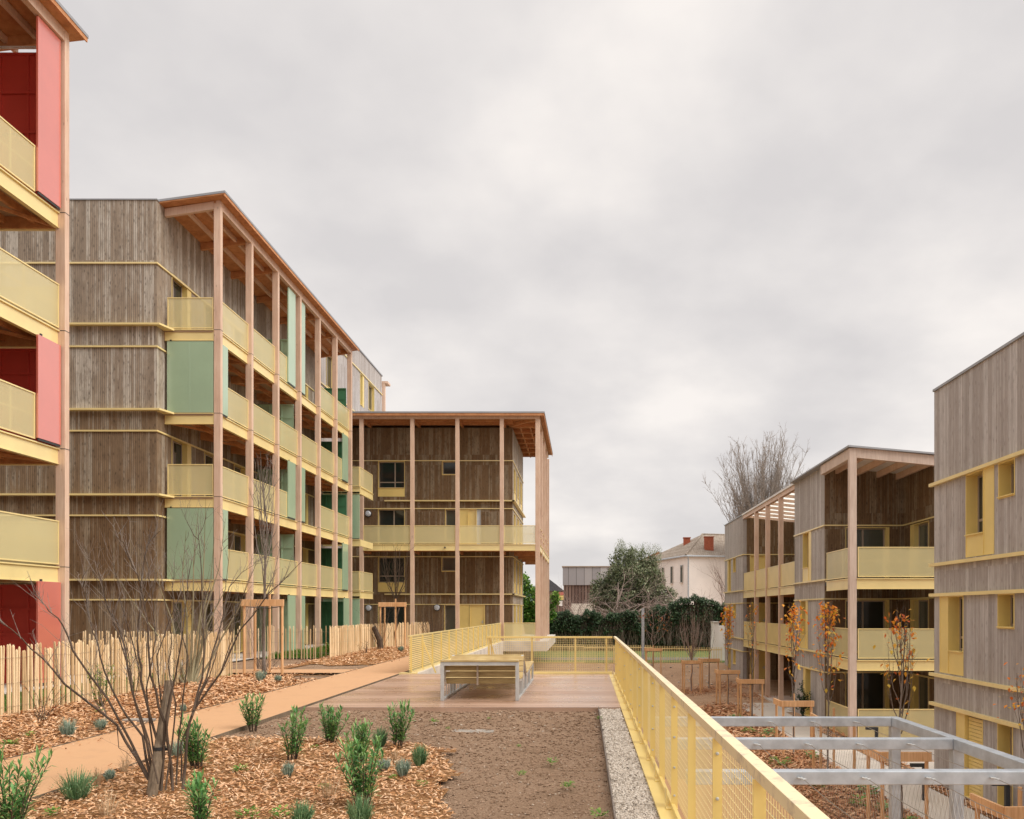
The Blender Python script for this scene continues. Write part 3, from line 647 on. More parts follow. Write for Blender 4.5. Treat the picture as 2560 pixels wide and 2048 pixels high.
# loggia walls
hb = [(10.15, 11.85, f+.02, f+2.08) for f in FL]; hr = [(29.9, 31.6, f+.02, f+2.08) for f in FL]
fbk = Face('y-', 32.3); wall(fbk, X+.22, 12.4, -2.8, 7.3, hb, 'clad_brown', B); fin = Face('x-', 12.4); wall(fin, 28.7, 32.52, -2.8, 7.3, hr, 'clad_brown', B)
mb = MB(); mb.box(X, X+.219, 32.29, 32.299, -2.8, 7.3); mb.build('wall_corner', 'clad_brown', B)
for a, b in zip(hb, hr): window(fbk, *a, B, mull=(.45,), sidep=.1, glass='glass_curtain' if a[2] > 2 else 'glass_dark'); window(fin, *b, B, mull=(.35,), sidep=.35, glass='glass_curtain')
mb = MB(); mb.box(X+.3, 15.6, 32.6, 36.6, -2.8, 7.2); mb.box(12.7, 15.6, 28.8, 32.6, -2.8, 7.2); mb.box(12.7, 15.6, 36.6, 49, -2.8, 7.2); mb.box(X+.3, 15.6, 49.2, 55, -2.8, 7.2); mb.build('block', 'slate_dark', B)
for z in (5.05, 2.2, -.65):
    ledge(fx, 32.3, 36.9, z, B, .05, .05, e0=.05); ledge(fbk, X, 12.4, z, B, .05, .05); ledge(fin, 28.7, 32.3, z, B, .05, .05)
    ledge(fx, 48.9, 55.2, z, B, .05, .05, e0=.05); ledge(Face('y-', 48.9), X, 12.4, z, B, .05, .05)
for f in (2.94, .1):
    ledge(fx, 31.9, 36.9, f, B, .1, .06); ledge(fx, 48.7, 55.2, f, B, .1, .06)
# corner post, beams, loggia roof
mb = MB(); mb.box(9.16, 9.41, 28.7, 28.9, -2.75, 7.33); mb.build('corner_post', 'timber_pale', B, bevel=.01)
mb = MB(); mb.prism([(9.42, 7.0), (13.2, 6.62), (13.2, 6.97), (9.42, 7.34)], 'y', 28.72, 28.9); mb.box(9.18, 9.38, 28.91, 32.29, 6.98, 7.33); mb.each('roof_beam', 'timber_pale', B)
mb = MB(); mb.prism([(9.1, 7.36), (13.4, 6.98), (13.4, 7.04), (9.1, 7.42)], 'y', 28.62, 36.9); mb.build('roof', 'roof_metal', B)
mb = MB(); mb.prism([(9.4, 7.30), (13.0, 6.95), (13.0, 6.97), (9.4, 7.325)], 'y', 28.91, 32.3); mb.build('soffit', 'polycarb' if False else 'white', B)
mb = MB()
for x in (9.75, 10.55, 11.35, 12.1): z = 7.30-(x-9.4)*.097; mb.box(x, x+.1, 28.92, 32.3, z-.24, z-.012)
mb.each('rafter', 'timber', B)
ff = Face('y-', 28.7); fxx = Face('x-', 9.22)
for f in FL:
    if f > -1:
        beam(ff, 9.42, 13.2, f, B, d0=-.02, d1=-.1); beam(fxx, 28.91, 31.7, f, B, d0=-.02, d1=-.1)
        mb = MB(); mb.box(9.35, 12.6, 28.85, 32.29, f-.2, f-.05); mb.build('balcony_floor', 'slate_dark', B)
    guard(ff, 9.46, 13.1, f, B, d=-.05); guard(fxx, 28.95, 31.75, f, B, d=-.05)
# open gallery between the blocks
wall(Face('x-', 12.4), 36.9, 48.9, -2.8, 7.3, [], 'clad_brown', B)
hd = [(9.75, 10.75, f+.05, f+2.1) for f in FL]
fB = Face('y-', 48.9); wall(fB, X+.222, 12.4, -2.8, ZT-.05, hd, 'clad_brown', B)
for h_ in hd: door(fB, *h_, B)
wall(Face('y-', 36.9), X+.22, 12.4, -2.8, 7.0, [], 'clad_brown', B, th=-.1)
gc = [39.75, 42.6, 45.4]
for y in gc: mb = MB(); mb.box(X-.02, X+.2, y, y+.17, -2.7, 7.1); mb.build('column', 'timber', B, bevel=.008)
pts = [36.95]+gc+[48.85]
for f in FL[1:]:
    for i, (a, b) in enumerate(zip(pts, pts[1:])):
        a2 = a+.18 if i else a; beam(fx, a2, b-.01, f, B, d0=-.02, d1=-.1); guard(fx, a2+.02, b-.03, f, B, d=-.06, bars=True)
    mb = MB(); mb.box(X+.2, 12.4, 36.95, 48.9, f-.15, f-.05); mb.build('balcony_floor', 'deck_floor', B)
    mb = MB()
    for y in gc: mb.box(X+.2, 12.39, y+.03, y+.14, f-.42, f-.151)
    mb.each('joist', 'timber_soffit', B)
mb = MB(); mb.box(X+.0, X+.18, 36.91, 48.89, 7.11, 7.3); 
for y in [38.3+i*1.45 for i in range(8)]: mb.prism([(X+.185, 7.15), (12.4, 6.86), (12.4, 6.99), (X+.185, 7.29)], 'y', y, y+.08)
mb.each('rafter', 'timber', B)
mb = MB(); mb.box(X-.06, X+.2, 36.9, 48.9, 7.31, 7.40); mb.build('roof_cap', 'white', B)
mb = MB(); mb.prism([(X+.21, 7.33), (12.4, 7.03), (12.4, 7.045), (X+.21, 7.345)], 'y', 36.92, 48.88); mb.build('roof_glazing', 'polycarb', B)
# block B side
hs = [(52.9, 54.1, 2.95, 5.0), (51.2, 52.1, 4.1, 5.0), (52.9, 54.1, .12, 2.14), (51.2, 52.1, 1.25, 2.14), (52.9, 54.1, -2.6, -.7), (51.2, 52.1, -1.6, -.7)]
wall(fx, 48.901, 55.2, -2.8, ZT, hs, 'clad_pale', B)
for i, h_ in enumerate(hs): window(fx, *h_, B, depth=.2, sidep=.4 if i % 2 == 0 else 0)
mb = MB(); mb.box(X-.04, 15.7, 48.86, 55.24, ZT+.001, ZT+.06); mb.build('roof_cap', 'roof_metal', B)
mb = MB(); mb.box(8.5, 12.3, 24.8, 25.0, -2.75, -2.42); mb.build('planter_kerb', 'white', kind='structure')

# --- right-hand row, nearest building
B = thing('apartment_building', 'pale striped timber building with deep yellow window boxes, cut off by the right edge', 'building', loc=(12, 14, -2.7)); B6 = B
fx = Face('x-', 9.0)
hs = [(18.25, 19.6, 2.96, 4.90), (17.37, 18.06, 4.12, 4.90), (19.73, 21.04, .16, 2.07), (17.39, 18.09, 1.32, 2.07), (18.76, 20.1, -2.7, -.72), (17.45, 18.1, -2.7, -.72),
      (12.0, 13.3, 2.96, 4.9), (13.6, 14.9, .16, 2.07), (12.4, 13.7, -2.7, -.72)]
wall(fx, 5, 21.35, -2.8, 7.33, hs, 'clad_pale', B, th=.3)
dp = .26
window(fx, *hs[0], B, trans=(.24,), panel=.5, sidep=-.47, depth=dp); window(fx, *hs[1], B, depth=dp)
window(fx, *hs[2], B, trans=(.24,), panel=.55, sidep=.5, depth=dp); window(fx, *hs[3], B, depth=dp)
o = window(fx, *hs[4], B, sidep=.45, depth=.1)
mb = MB(); z = -2.65
while z < -.8: fx.box(mb, 18.8, 19.6, -.06, -.085, z, z+.075); z += .085
mb.build('louvre_shutter', 'yellow', o)
window(fx, *hs[5], B, depth=dp); window(fx, *hs[6], B, panel=.5, depth=dp); window(fx, *hs[7], B, panel=.5, depth=dp); window(fx, *hs[8], B, depth=dp)
mb = MB(); mb.box(9.31, 16, 5, 21.3, -2.8, 7.2); mb.build('block', 'slate_dark', B)
mb = MB(); mb.box(8.96, 16, 4.9, 21.39, 7.331, 7.39); mb.build('roof_cap', 'roof_metal', B)
mb = MB(); mb.box(9.0, 16, 21.351, 21.38, -2.8, 7.33); mb.build('end_wall', 'clad_pale', B)
for z in (4.98, 2.92, 2.15, .12, -.63): ledge(fx, 5, 21.35, z, B, .1, .08, e1=.14)
# ------------------------------------------------------------------ deck and railings
rnd = random.Random(7)
mb = MB(); mb.box(-4.92, .72, 14.7, 22.5, -.045, 0); mb.box(-4.92, .72, 14.672, 14.698, -.16, -.004); mb.build('deck', 'deck_boards', kind='structure')
mb = MB(); mb.box(.25, .262, 4, 14.66, -.12, .015); mb.build('gravel_edging', 'bark_grey', kind='structure')
sheet('gravel_bed', [.262, .64], [3, 9, 14.66], lambda x, y: -.03, 'gravel_base')
def wire_grid(mb, P, u0, u1, z0, z1, step, w, dd=.004):
    """P(u, d, z) -> point; thin square wires both ways"""
    u = u0
    while u <= u1: mb.bar(P(u, 0, z0), P(u, 0, z1), w); u += step
    z = z0+step/2
    while z < z1: mb.bar(P(u0, dd, z), P(u1, dd, z), w); z += step
def XR(y): return .69+.003*(y-3)          # the long railing is a hair off the building grid
# long railing on the right
RA = thing('terrace_railing', 'long yellow railing with wire mesh and flat posts running away along the gravel strip', 'railing', loc=(.75, 14, 0))
ya, yb = 1.0, 22.5
def barx(mb, xa0, xa1, z0, z1, y0=ya, y1=yb):
    a0, a1 = XR(y0), XR(y1); n = len(mb.v)
    for y, b in ((y0, a0), (y1, a1)): mb.v += [(b+xa0, y, z0), (b+xa1, y, z0), (b+xa1, y, z1), (b+xa0, y, z1)]
    mb.f += [(n, n+1, n+2, n+3), (n+7, n+6, n+5, n+4)]+[(n+i, n+4+i, n+4+(i+1) % 4, n+(i+1) % 4) for i in range(4)]
mb = MB(); barx(mb, .05, .117, .968, 1.022); mb.build('handrail', 'rail_cap', RA, bevel=.003)
mb = MB(); barx(mb, -.075, .075, -.02, .004); barx(mb, .045, .075, .0041, .05); mb.build('base_plate', 'yellow', RA)
k = 0; y = 1.28; bolts = []
while y < 22.3:
    xx = XR(y); mb = MB(); mb.box(xx+.045, xx+.1, y, y+.014, -.12, .967); p = mb.build('post', 'yellow', RA)
    if k % 2 == 1:
        b = MB()
        for z in (.88, .62, .36, .12): b.tube([(xx+.072, y, z), (xx+.072, y-.008, z), (xx+.072, y-.012, z)], [.010, .010, .006], 8)
        b.build('bolts', 'steel_white', p)
    f = MB(); f.box(xx-.0, xx+.1, y-.03, y+.07, .0045, .014); f.prism([(xx+.012, .015), (xx+.014, .015), (xx+.014, .16), (xx+.008, .16)], 'y', y+.06, y+.2); f.build('foot_bracket', 'yellow', p)
    y += 1.17; k += 1
mb = MB(); wire_grid(mb, lambda u, d, z: (XR(u)+.106+d, u, z), ya, yb, .05, .96, .05, .0032); mb.build('wire_mesh', 'yellow_trim', RA)
# front railing across the end of the deck
RB = thing('terrace_railing', 'yellow railing with square wire mesh across the far end of the wooden deck', 'railing', loc=(-1.5, 22.5, 0))
x0, x1 = -2.62, XR(22.5)+.02
mb = MB(); mb.box(x0, x1, 22.47, 22.53, .97, 1.02); mb.build('handrail', 'yellow', RB, bevel=.003)
mb = MB(); mb.box(-3.0, x1, 22.46, 22.54, .02, .07); mb.box(-3.0, x1, 22.40, 22.58, -.03, .015); mb.build('bottom_rail', 'yellow_trim', RB)
for x in (-2.6, -1.43, -.26, .58):
    mb = MB(); mb.box(x, x+.05, 22.49, 22.51, .0151, .969); mb.build('post', 'yellow', RB)
mb = MB(); wire_grid(mb, lambda u, d, z: (u, 22.485+d, z), x0+.03, x1, .07, .97, .05, .0058); mb.build('wire_mesh', 'yellow_trim', RB)
mb = MB(); mb.bar((-2.55, 22.55, .95), (-2.3, 22.55, 0), .03, .03); mb.bar((-2.52, 22.48, .96), (-2.52, 22.9, .35), .03, .05); mb.build('brace', 'yellow', RB)
# footbridge railing to the centre building
RC = thing('footbridge_railing', 'yellow perforated railing of the footbridge leading from the deck to the centre building', 'railing', loc=(-4.76, 35, 0))
fR = Face('x+', -4.76); mb = MB(); mb.box(-4.79, -4.73, 22.6, 47.7, 1.0, 1.035); mb.build('handrail', 'yellow_trim', RC)
mb = MB(); mb.box(-4.8, -4.70, 22.6, 47.7, -.03, .03); mb.box(-5.0, -4.55, 22.45, 22.75, -.02, .03); mb.build('base_rail', 'yellow_trim', RC)
mb = MB(); mb.box(-4.762, -4.756, 22.62, 47.6, .04, .999); mb.build('perforated_panel', 'perforated', RC)
mb = MB(); z = .1
while z < .98: mb.box(-4.75, -4.742, 22.62, 47.6, z, z+.022); z += .055
mb.build('slats', 'yellow_trim', RC)
y = 22.7
while y < 47: mb = MB(); mb.box(-4.74, -4.69, y, y+.012, -.05, .999); mb.build('post', 'yellow', RC); y += 1.6
mb = MB(); mb.bar((-4.45, 22.9, .92), (-4.08, 22.9, -.0), .03, .04); mb.build('brace', 'yellow', RC)
mb = MB(); mb.box(-4.749, -4.6, 22.76, 47.4, -2.8, -.03); mb.build('footbridge_wall', 'concrete', label='pale concrete side wall below the footbridge railing', cat='wall')
# ------------------------------------------------------------------ double lounger bench on the deck
BE = thing('lounger_bench', 'long wooden slatted double lounger on a pale steel frame, standing on the deck', 'bench', loc=(-2, 17.5, 0))
st = 'steel_white'; xl, xr = -2.72, -1.30
def sx(y): return 0
prof_side = lambda x: x
# side frames
for s_, xx in ((0, xl), (1, xr)):
    mb = MB(); w_ = .065
    mb.box(xx, xx+w_, 15.75, 15.82, 0, .735)                                   # front leg
    mb.box(xx+.005, xx+w_-.005, 15.821, 20.5, .0, .045)                          # ground runner
    for y0, z1 in ((16.75, .34), (17.1, .74), (18.05, .33), (19.2, .37), (20.44, .41)): mb.box(xx+.01, xx+w_-.01, y0, y0+.09, .046, z1)
    mb.build('side_frame', st, BE, bevel=.006)
    mb = MB()
    for y0, z0, y1, z1 in ((15.79, .76, 16.05, .36), (16.05, .36, 16.78, .33), (16.78, .33, 17.12, .775), (17.12, .775, 18.02, .33), (18.02, .33, 20.5, .42)): mb.bar((xx+w_/2, y0, z0), (xx+w_/2, y1, z1), .045, .05)
    mb.build('side_profile', st, BE)
    mb = MB()
    for y0, y1 in ((15.98, 15.92), (16.2, 16.3), (16.5, 16.45), (17.4, 17.35), (17.7, 17.75), (18.5, 18.45), (18.8, 18.86)):
        mb.bar((xx+w_/2, y0, .045), (xx+w_/2, y1, .36), .014, .014)
    mb.each('rod', st, BE)
mb = MB(); mb.box(xl+.066, xr-.001, 15.751, 15.81, .672, .735); mb.build('front_rail', st, BE)
mb = MB()
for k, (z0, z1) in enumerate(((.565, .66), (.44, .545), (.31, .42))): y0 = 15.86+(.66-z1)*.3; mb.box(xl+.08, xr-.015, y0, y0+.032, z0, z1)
b_ = mb.build('front_slats', 'bench_wood_shaded', BE, bevel=.004)
mb = MB(); mb.box(-2.045, -2.01, 15.835, 15.85, .29, .67); mb.box(xl+.067, xl+.079, 15.83, 15.9, .28, .66); mb.build('slat_bracket', 'frame_taupe', b_)
def slats(pts, n, name, th=.028, x0=xl-.0, x1=xr+.065):
    mb = MB(); (ya_, za), (yb_, zb) = pts; L = math.hypot(yb_-ya_, zb-za); ux, uz = (yb_-ya_)/L, (zb-za)/L; nx, nz = -uz, ux
    if nz < 0: nx, nz = -nx, -nz
    bw = L/n
    for i in range(n):
        a, b = i*bw+.007, (i+1)*bw-.007
        P = [(ya_+ux*a, za+uz*a), (ya_+ux*b, za+uz*b), (ya_+ux*b+nx*th, za+uz*b+nz*th), (ya_+ux*a+nx*th, za+uz*a+nz*th)]
        mb.prism(P, 'x', x0, x1)
    return mb.build(name, 'bench_wood', BE)
slats([(15.73, .74), (15.87, .745)], 1, 'top_board'); slats([(16.08, .385), (16.76, .355)], 5, 'seat'); slats([(16.80, .36), (17.10, .77)], 4, 'backrest')
slats([(17.13, .785), (18.00, .36)], 7, 'backrest'); slats([(18.05, .36), (20.5, .445)], 16, 'seat')
# ------------------------------------------------------------------ galvanised pergola frame below the terrace
PG = thing('pergola', 'grey galvanised steel pergola frame with stretched wires, beyond the yellow railing at lower right', 'pergola', loc=(3, 9, -2.7))
XE = 4.17; zt, th = .30, .12; rows = [10.95, 9.12, 7.27, 5.43]
for y in rows:
    mb = MB(); mb.box(.9, XE-.121, y, y+.12, zt-th, zt); mb.build('cross_beam', 'galva', PG, bevel=.008)
    mb = MB(); mb.box(XE-.12, XE, y, y+.12, -2.72, zt-th-.001); mb.build('post', 'galva', PG, bevel=.008)
mb = MB(); mb.box(XE-.12, XE, 3.5, 11.07, zt-th, zt); mb.build('side_beam', 'galva', PG, bevel=.008)
mb = MB(); b2 = MB()
for i, y in enumerate(rows[:-1]+[rows[-1]]):
    yn = rows[i+1]+.12 if i+1 < len(rows) else 3.6
    for x in (1.35, 1.9, 2.46, 3.02, 3.58):
        if x < 2.2 and i == 0: continue
        mb.tube([(x, y-.05, zt-.055), (x, (y+yn)/2, zt-.075), (x, yn, zt-.06)], .0035, 5)
        b2.tube([(x-.03, y-.002, zt-.055), (x-.03, y-.035, zt-.05)], .008, 6); b2.tube([(x-.04, y-.03, zt-.05), (x+.03, y-.05, zt-.06)], .006, 6); b2.tube([(x, y-.001, zt-.055), (x, y-.1, zt-.057)], .0075, 6)
mb.build('wires', 'wire', PG); b2.build('eye_bolts', 'steel_white', PG)
mb = MB(); X_ = 3.02; y = 1.5
while y < 11.3:                                        # slanted net of fine cable under one of the wires
    for s_ in (1, -1):
        ya_, za_ = y, zt-.075; L = 3.0; yb_ = y+s_*.45*L; zb_ = za_-L*.98
        if s_ > 0 and yb_ > 10.95: t_ = (10.95-y)/(yb_-y) if yb_ > y else 1; yb_ = 10.95; zb_ = za_+(zb_-za_)*max(0, t_)
        if s_ < 0 and yb_ < 1.5: t_ = (y-1.5)/(y-yb_); yb_ = 1.5; zb_ = za_+(zb_-za_)*t_
        if y <= 10.95: mb.tube([(X_, ya_, za_), (X_, yb_, zb_)], .0012, 3, False)
    y += .085
mb.build('cable_net', 'wire', PG)
# ------------------------------------------------------------------ paling fences
def paling(path, label, step=.061, h=1.2, seed=1, post=2.1, z0f=lambda x, y: -.05):
    r = random.Random(seed); segs = []; L = 0
    for a, b in zip(path, path[1:]): l = math.dist(a, b); segs.append((L, L+l, a, b)); L += l
    c = ((path[0][0]+path[-1][0])/2, (path[0][1]+path[-1][1])/2)
    o = thing('paling_fence', label, 'fence', 'split chestnut paling fences', loc=(c[0], c[1], 0))
    def at(s):
        for s0, s1, a, b in segs:
            if s <= s1+1e-6: t = (s-s0)/(s1-s0); return a[0]+(b[0]-a[0])*t, a[1]+(b[1]-a[1])*t
        return path[-1]
    mb = MB(); s = 0
    while s < L:
        x, y = at(s); z0 = z0f(x, y); rr = r.uniform(.015, .023); hh = h*r.choice((1.02, 1.0, .93))*r.uniform(.98, 1.02); lx, ly = r.gauss(0, .007), r.gauss(0, .007); q = r.gauss(0, .012)
        mb.tube([(x+q, y, z0), (x+q+lx*.5+r.gauss(0, .006), y+ly*.5, z0+hh*.5), (x+q+lx, y+ly, z0+hh-.03), (x+q+lx, y+ly, z0+hh)], [rr*1.05, rr, rr*.95, rr*.45], 5)
        s += step*r.uniform(.62, 1.45)
    mb.build('palings', 'paling', o)
    mb = MB()
    for zz in (.22, .6, 1.0):
        n = int(L/.5)+1
        for dd in (.022, -.022): mb.tube([(at(L*i/n)[0]+dd+r.gauss(0, .003), at(L*i/n)[1]+dd, zz+r.gauss(0, .01)+z0f(*at(L*i/n))) for i in range(n+1)], .0022, 4, False)
    mb.build('binding_wire', 'wire', o)
    s = .6
    while s < L: x, y = at(s); mb = MB(); mb.tube([(x-.05, y+.04, -.1), (x-.05, y+.04, 1.02)], .033, 7); mb.build('fence_post', 'stake_dark', o); s += post
    return o
paling([(-9.15, 6.5), (-9.15, 14), (-9.25, 19), (-9.4, 22.1)], 'near paling fence of split stakes along the wood-chip bed at left', seed=1)
paling([(-13.6, 22.6), (-11.5, 22.5), (-9.4, 22.5)], 'short return of paling fence behind the near one, between the left buildings', seed=2, step=.08)
paling([(-12.9, 30.2), (-10.9, 30.3), (-9.1, 30.0)], 'gappy paling fence in front of the green ground-floor panels', step=.12, seed=3)
paling([(-9.05, 29.6), (-8.9, 34), (-8.5, 38.5), (-7.6, 41)], 'tightly set pale paling fence before the centre building', step=.05, seed=4)
# yellow bar fence across the lawn
YB = thing('bar_fence', 'low yellow vertical-bar fence across the lawn in front of the dark hedge', 'fence', loc=(4, 56, terr(56)))
zb = terr(56); mb = MB(); x = -8.0
steps = [(-8, 0, .0), (0, 4.6, -.05), (4.6, 7.2, -.12), (7.2, 9.3, -.2)]
for a, b, o_ in steps:
    x = a
    while x < b: mb.box(x-.019, x+.019, 55.99, 56.01, zb-.1+o_, zb+1.3+o_); x += .115
mb.build('bars', 'yellow_trim', YB)
mb = MB()
for a, b, o_ in steps: mb.box(a, b, 55.97, 55.989, zb+1.1+o_, zb+1.16+o_); mb.box(a, b, 55.97, 55.989, zb+.06+o_, zb+.1+o_)
mb.build('rails', 'yellow_trim', YB)
for x in (-7, -4, -1, 2, 4.6, 7.2): mb = MB(); mb.box(x-.03, x+.03, 55.93, 55.968, zb-.2, zb+1.2); mb.build('post', 'yellow_trim', YB)
# lamp pole
Xp = (1607.5-CX)*52/F; zg = terr(52)
LP = thing('lamp_post', 'plain square grey pole without lantern standing before the dark hedge', 'pole', loc=(Xp, 52, zg)); mb = MB(); mb.box(Xp-.085, Xp+.085, 52, 52.17, zg-.1, 1.86); mb.build('pole', 'galva', LP); mb = MB(); mb.box(Xp-.09, Xp+.09, 51.99, 52.18, 1.861, 1.88); mb.build('cap', 'galva', LP)
# angular bollard lamps
for i, (x, y, lb) in enumerate(((9.0, 25.6, 'dark angled bollard lamp standing before the yellow ground-floor guard rail under the corner post'), (7.98, 17.9+1.6, 'dark angled bollard lamp seen between the pergola posts'), (8.85, 17.4, 'dark angled bollard lamp beside the timber wall at the right edge'))):
    BL = thing('bollard_lamp', lb, 'bollard lamp', 'dark angled bollard lamps', loc=(x, y, -2.73))
    mb = MB(); mb.box(x-.045, x+.045, y-.045, y+.045, -2.73, -1.95); mb.build('stem', 'dark_metal', BL, bevel=.005)
    mb = MB(); mb.box(x-.33, x+.045, y-.05, y+.05, -1.949, -1.87); mb.build('arm', 'dark_metal', BL, bevel=.005)
# slab hatches in the beds
for x, y, a, lb in ((-1.62, 12.2, .3, 'square grey hatch set in the brown soil before the deck'), (-6.9, 12.9, .22, 'grey hatch half hidden in wood chips beside the sand path')):
    mb = MB(); mb.box(x-a, x+a, y-a*.45, y+a*.45, -.1, -.05 if x > -5 else .03); mb.build('inspection_hatch', 'hatch', label=lb, cat='hatch', bevel=.01)
# ------------------------------------------------------------------ beds: wood chips, gravel, crumbs of soil
def in_right(x, y):
    b = [(3, -.9), (6.8, -1.07), (8.3, -1.36), (10.25, -1.62), (10.65, -2.08), (10.98, -2.83), (11.2, -3.77), (11.4, -5.1)]
    if x < -4.99 or y > 11.4: return False
    for (ya_, xa_), (yb_, xb_) in zip(b, b[1:]):
        if ya_ <= y <= yb_: return x < xa_+(xb_-xa_)*(y-ya_)/(yb_-ya_)+.22*mnoise.noise(Vector((x*2, y*2, 5)))+.1*mnoise.noise(Vector((x*7, y*7, 5)))
    return False
def in_left(x, y):
    if x > -6.64 or x < -9.35 or y < 4 or y > 46: return False
    if 22.6+.2*mnoise.noise(Vector((x, y, 1))) < y < 27.2+.8*mnoise.noise(Vector((x*.7, y*.7, 2))) and x > -9.0: 
        return y < 22.75 or False
    if 20.9 < y < 22.8 and x > -8.0+.3*(22.8-y)+.2*mnoise.noise(Vector((x*2, y*2, 9))): return False
    return True
def bedz(x, y):
    if x > -5.2: return -.02+.03*mnoise.noise(Vector((x*1.2, y*1.2, 7)))
    e = min(1, max(0, (-6.64-x)/.9)); e *= min(1, max(.0, (abs(y-24.9)-2.5)/3)); return -.05+e*(.07+.05*mnoise.noise(Vector((x*.6, y*.25, 2))))+(.10*e*max(0, 1-abs(y-34)/9))
def masked(name, x0, x1, y0, y1, st, test, mat):
    mb = MB(); nx, ny = int((x1-x0)/st), int((y1-y0)/st); idx = {}
    def vid(i, j):
        if (i, j) not in idx: x, y = x0+i*st, y0+j*st; idx[(i, j)] = len(mb.v); mb.v.append((x, y, bedz(x, y)))
        return idx[(i, j)]
    for i in range(nx):
        for j in range(ny):
            if test(x0+(i+.5)*st, y0+(j+.5)*st): mb.f.append((vid(i, j), vid(i+1, j), vid(i+1, j+1), vid(i, j+1)))
    return mb.build(name, mat, kind='structure', smooth=True)
masked('mulch_bed', -4.99, -.5, 3, 11.5, .09, in_right, 'mulch_base')
masked('mulch_bed', -9.4, -6.63, 4, 46, .13, in_left, 'mulch_base')
def chips(name, n, sample, zf, mat, label, l0=.022, l1=.07, w0=.008, w1=.02, scale=lambda y: 1, tilt=.5, seed=3):
    r = random.Random(seed); mb = MB(); V, Fc = mb.v, mb.f; c = 0
    while c < n:
        s = sample(r)
        if s is None: continue
        x, y = s; k = scale(y); l = r.uniform(l0, l1)*k/2; w_ = r.uniform(w0, w1)*k/2; a = r.uniform(0, 6.283); ca, sa = math.cos(a), math.sin(a)
        tl = r.gauss(0, tilt*.5); tw = r.gauss(0, tilt*.6); z = zf(x, y)+r.uniform(.004, .028)*k+abs(tl)*l*.5; bend = r.uniform(-.3, .5)*w_
        m = len(V)
        for u, h in ((-1, 0), (0, bend), (1, 0)):
            for v in (-1, 1):
                vv = v*w_*(1 if u == 0 else r.uniform(.3, 1)); px = u*l
                V.append((x+px*ca-vv*sa, y+px*sa+vv*ca, z+px*tl+vv*tw+h))
        Fc.append((m, m+1, m+3, m+2)); Fc.append((m+2, m+3, m+5, m+4)); c += 1
    return mb.build(name, mat, kind='stuff', label=label, cat='wood chips')
def s_right(r):
    y = 1/(r.uniform(1/11.5, 1/4.2)); x = r.uniform(-5, -.6)
    return (x, y) if in_right(x, y) else None
chips('wood_chips', 34000, s_right, bedz, 'chips', 'orange-brown wood chips mulching the foreground bed right of the sand path', scale=lambda y: max(.8, y/8.5))
def s_left(r):
    y = 1/(r.uniform(1/45, 1/6.2)); x = r.uniform(-9.4, -6.6)
    return (x, y) if in_left(x, y) else None
chips('wood_chips', 36000, s_left, bedz, 'chips', 'wood chips in the long bed between the sand path and the paling fence', scale=lambda y: min(2.1, max(.85, y/8.5)), seed=4)
def s_edge(r):
    y = 1/r.uniform(1/30, 1/6.5); x = -6.6+abs(r.gauss(0, .13)) if r.random() < .6 else -5.0-abs(r.gauss(0, .12))
    return (x, y) if y < 11.5 or x < -6 else None
chips('wood_chips', 520, s_edge, lambda x, y: -.002, 'chips', 'stray wood chips kicked onto the edges of the sand path', scale=lambda y: min(1.6, max(.7, y/10)), seed=14)
def s_low(r):
    y = 1/r.uniform(1/38.5, 1/8.0); x = r.uniform(5.15, 7.2) if r.random() < .86 else r.uniform(8.68, 9.0 if y < 21 else 9.3)
    if y > 31 and x > 7.2: return None
    return x, y
chips('leaf_litter', 32000, s_low, lambda x, y: -2.735, 'chips_red', 'reddish bark mulch in the lower beds beside the grey path', scale=lambda y: max(1.0, y/11), w0=.012, w1=.028, seed=5)
def s_ring(r):
    cx_, cy_ = r.choice([(5.7, 44.5), (6.82, 45.3), (6.9, 39), (8.3, 47), (8.4, 43)]); return cx_+r.gauss(0, .6), cy_+r.gauss(0, .8)
chips('leaf_litter', 5000, s_ring, lambda x, y: terr(y)+.01, 'chips_red', 'fallen leaves and bark around the far staked saplings', scale=lambda y: 2.2, w0=.01, w1=.02, seed=6)
def rocks(name, n, sample, zf, r0, r1, mat, label, cat, seed=1, scale=lambda y: 1, flat=.6):
    r = random.Random(seed); mb = MB(); V, Fc = mb.v, mb.f
    for _ in range(n):
        x, y = sample(r); k = r.uniform(r0, r1)*scale(y); z = zf(x, y)+k*.3; a = r.uniform(0, 3.14); ca, sa = math.cos(a), math.sin(a); m = len(V); ex = r.uniform(.6, 1)
        for t in ((1, 0, 0), (0, ex, 0), (-1, 0, 0), (0, -ex, 0)):
            g = k*r.uniform(.75, 1.1); V.append((x+(t[0]*ca-t[1]*sa)*g, y+(t[0]*sa+t[1]*ca)*g, z+r.uniform(-.2, .25)*k))
        V.append((x+r.uniform(-.3, .3)*k, y+r.uniform(-.3, .3)*k, z+k*flat)); V.append((x, y, z-k*flat))
        for i in range(4): j = (i+1) % 4; Fc.append((m+i, m+j, m+4)); Fc.append((m+j, m+i, m+5))
    return mb.build(name, mat, kind='stuff', label=label, cat=cat)
rocks('gravel', 15000, lambda r: (r.uniform(.27, .63), 1/r.uniform(1/14.6, 1/4.5)), lambda x, y: -.03+.01*mnoise.noise(Vector((x*5, y*5, 0))), .009, .019, 'pebbles', 'pale round gravel in the strip beside the yellow railing', 'gravel', 2, lambda y: max(.9, y/8))
def s_soil(r):
    while True:
        y = 1/r.uniform(1/14.6, 1/4.5); x = r.uniform(-4.95, .24)
        if not in_right(x, y) or r.random() < .03: return x, y
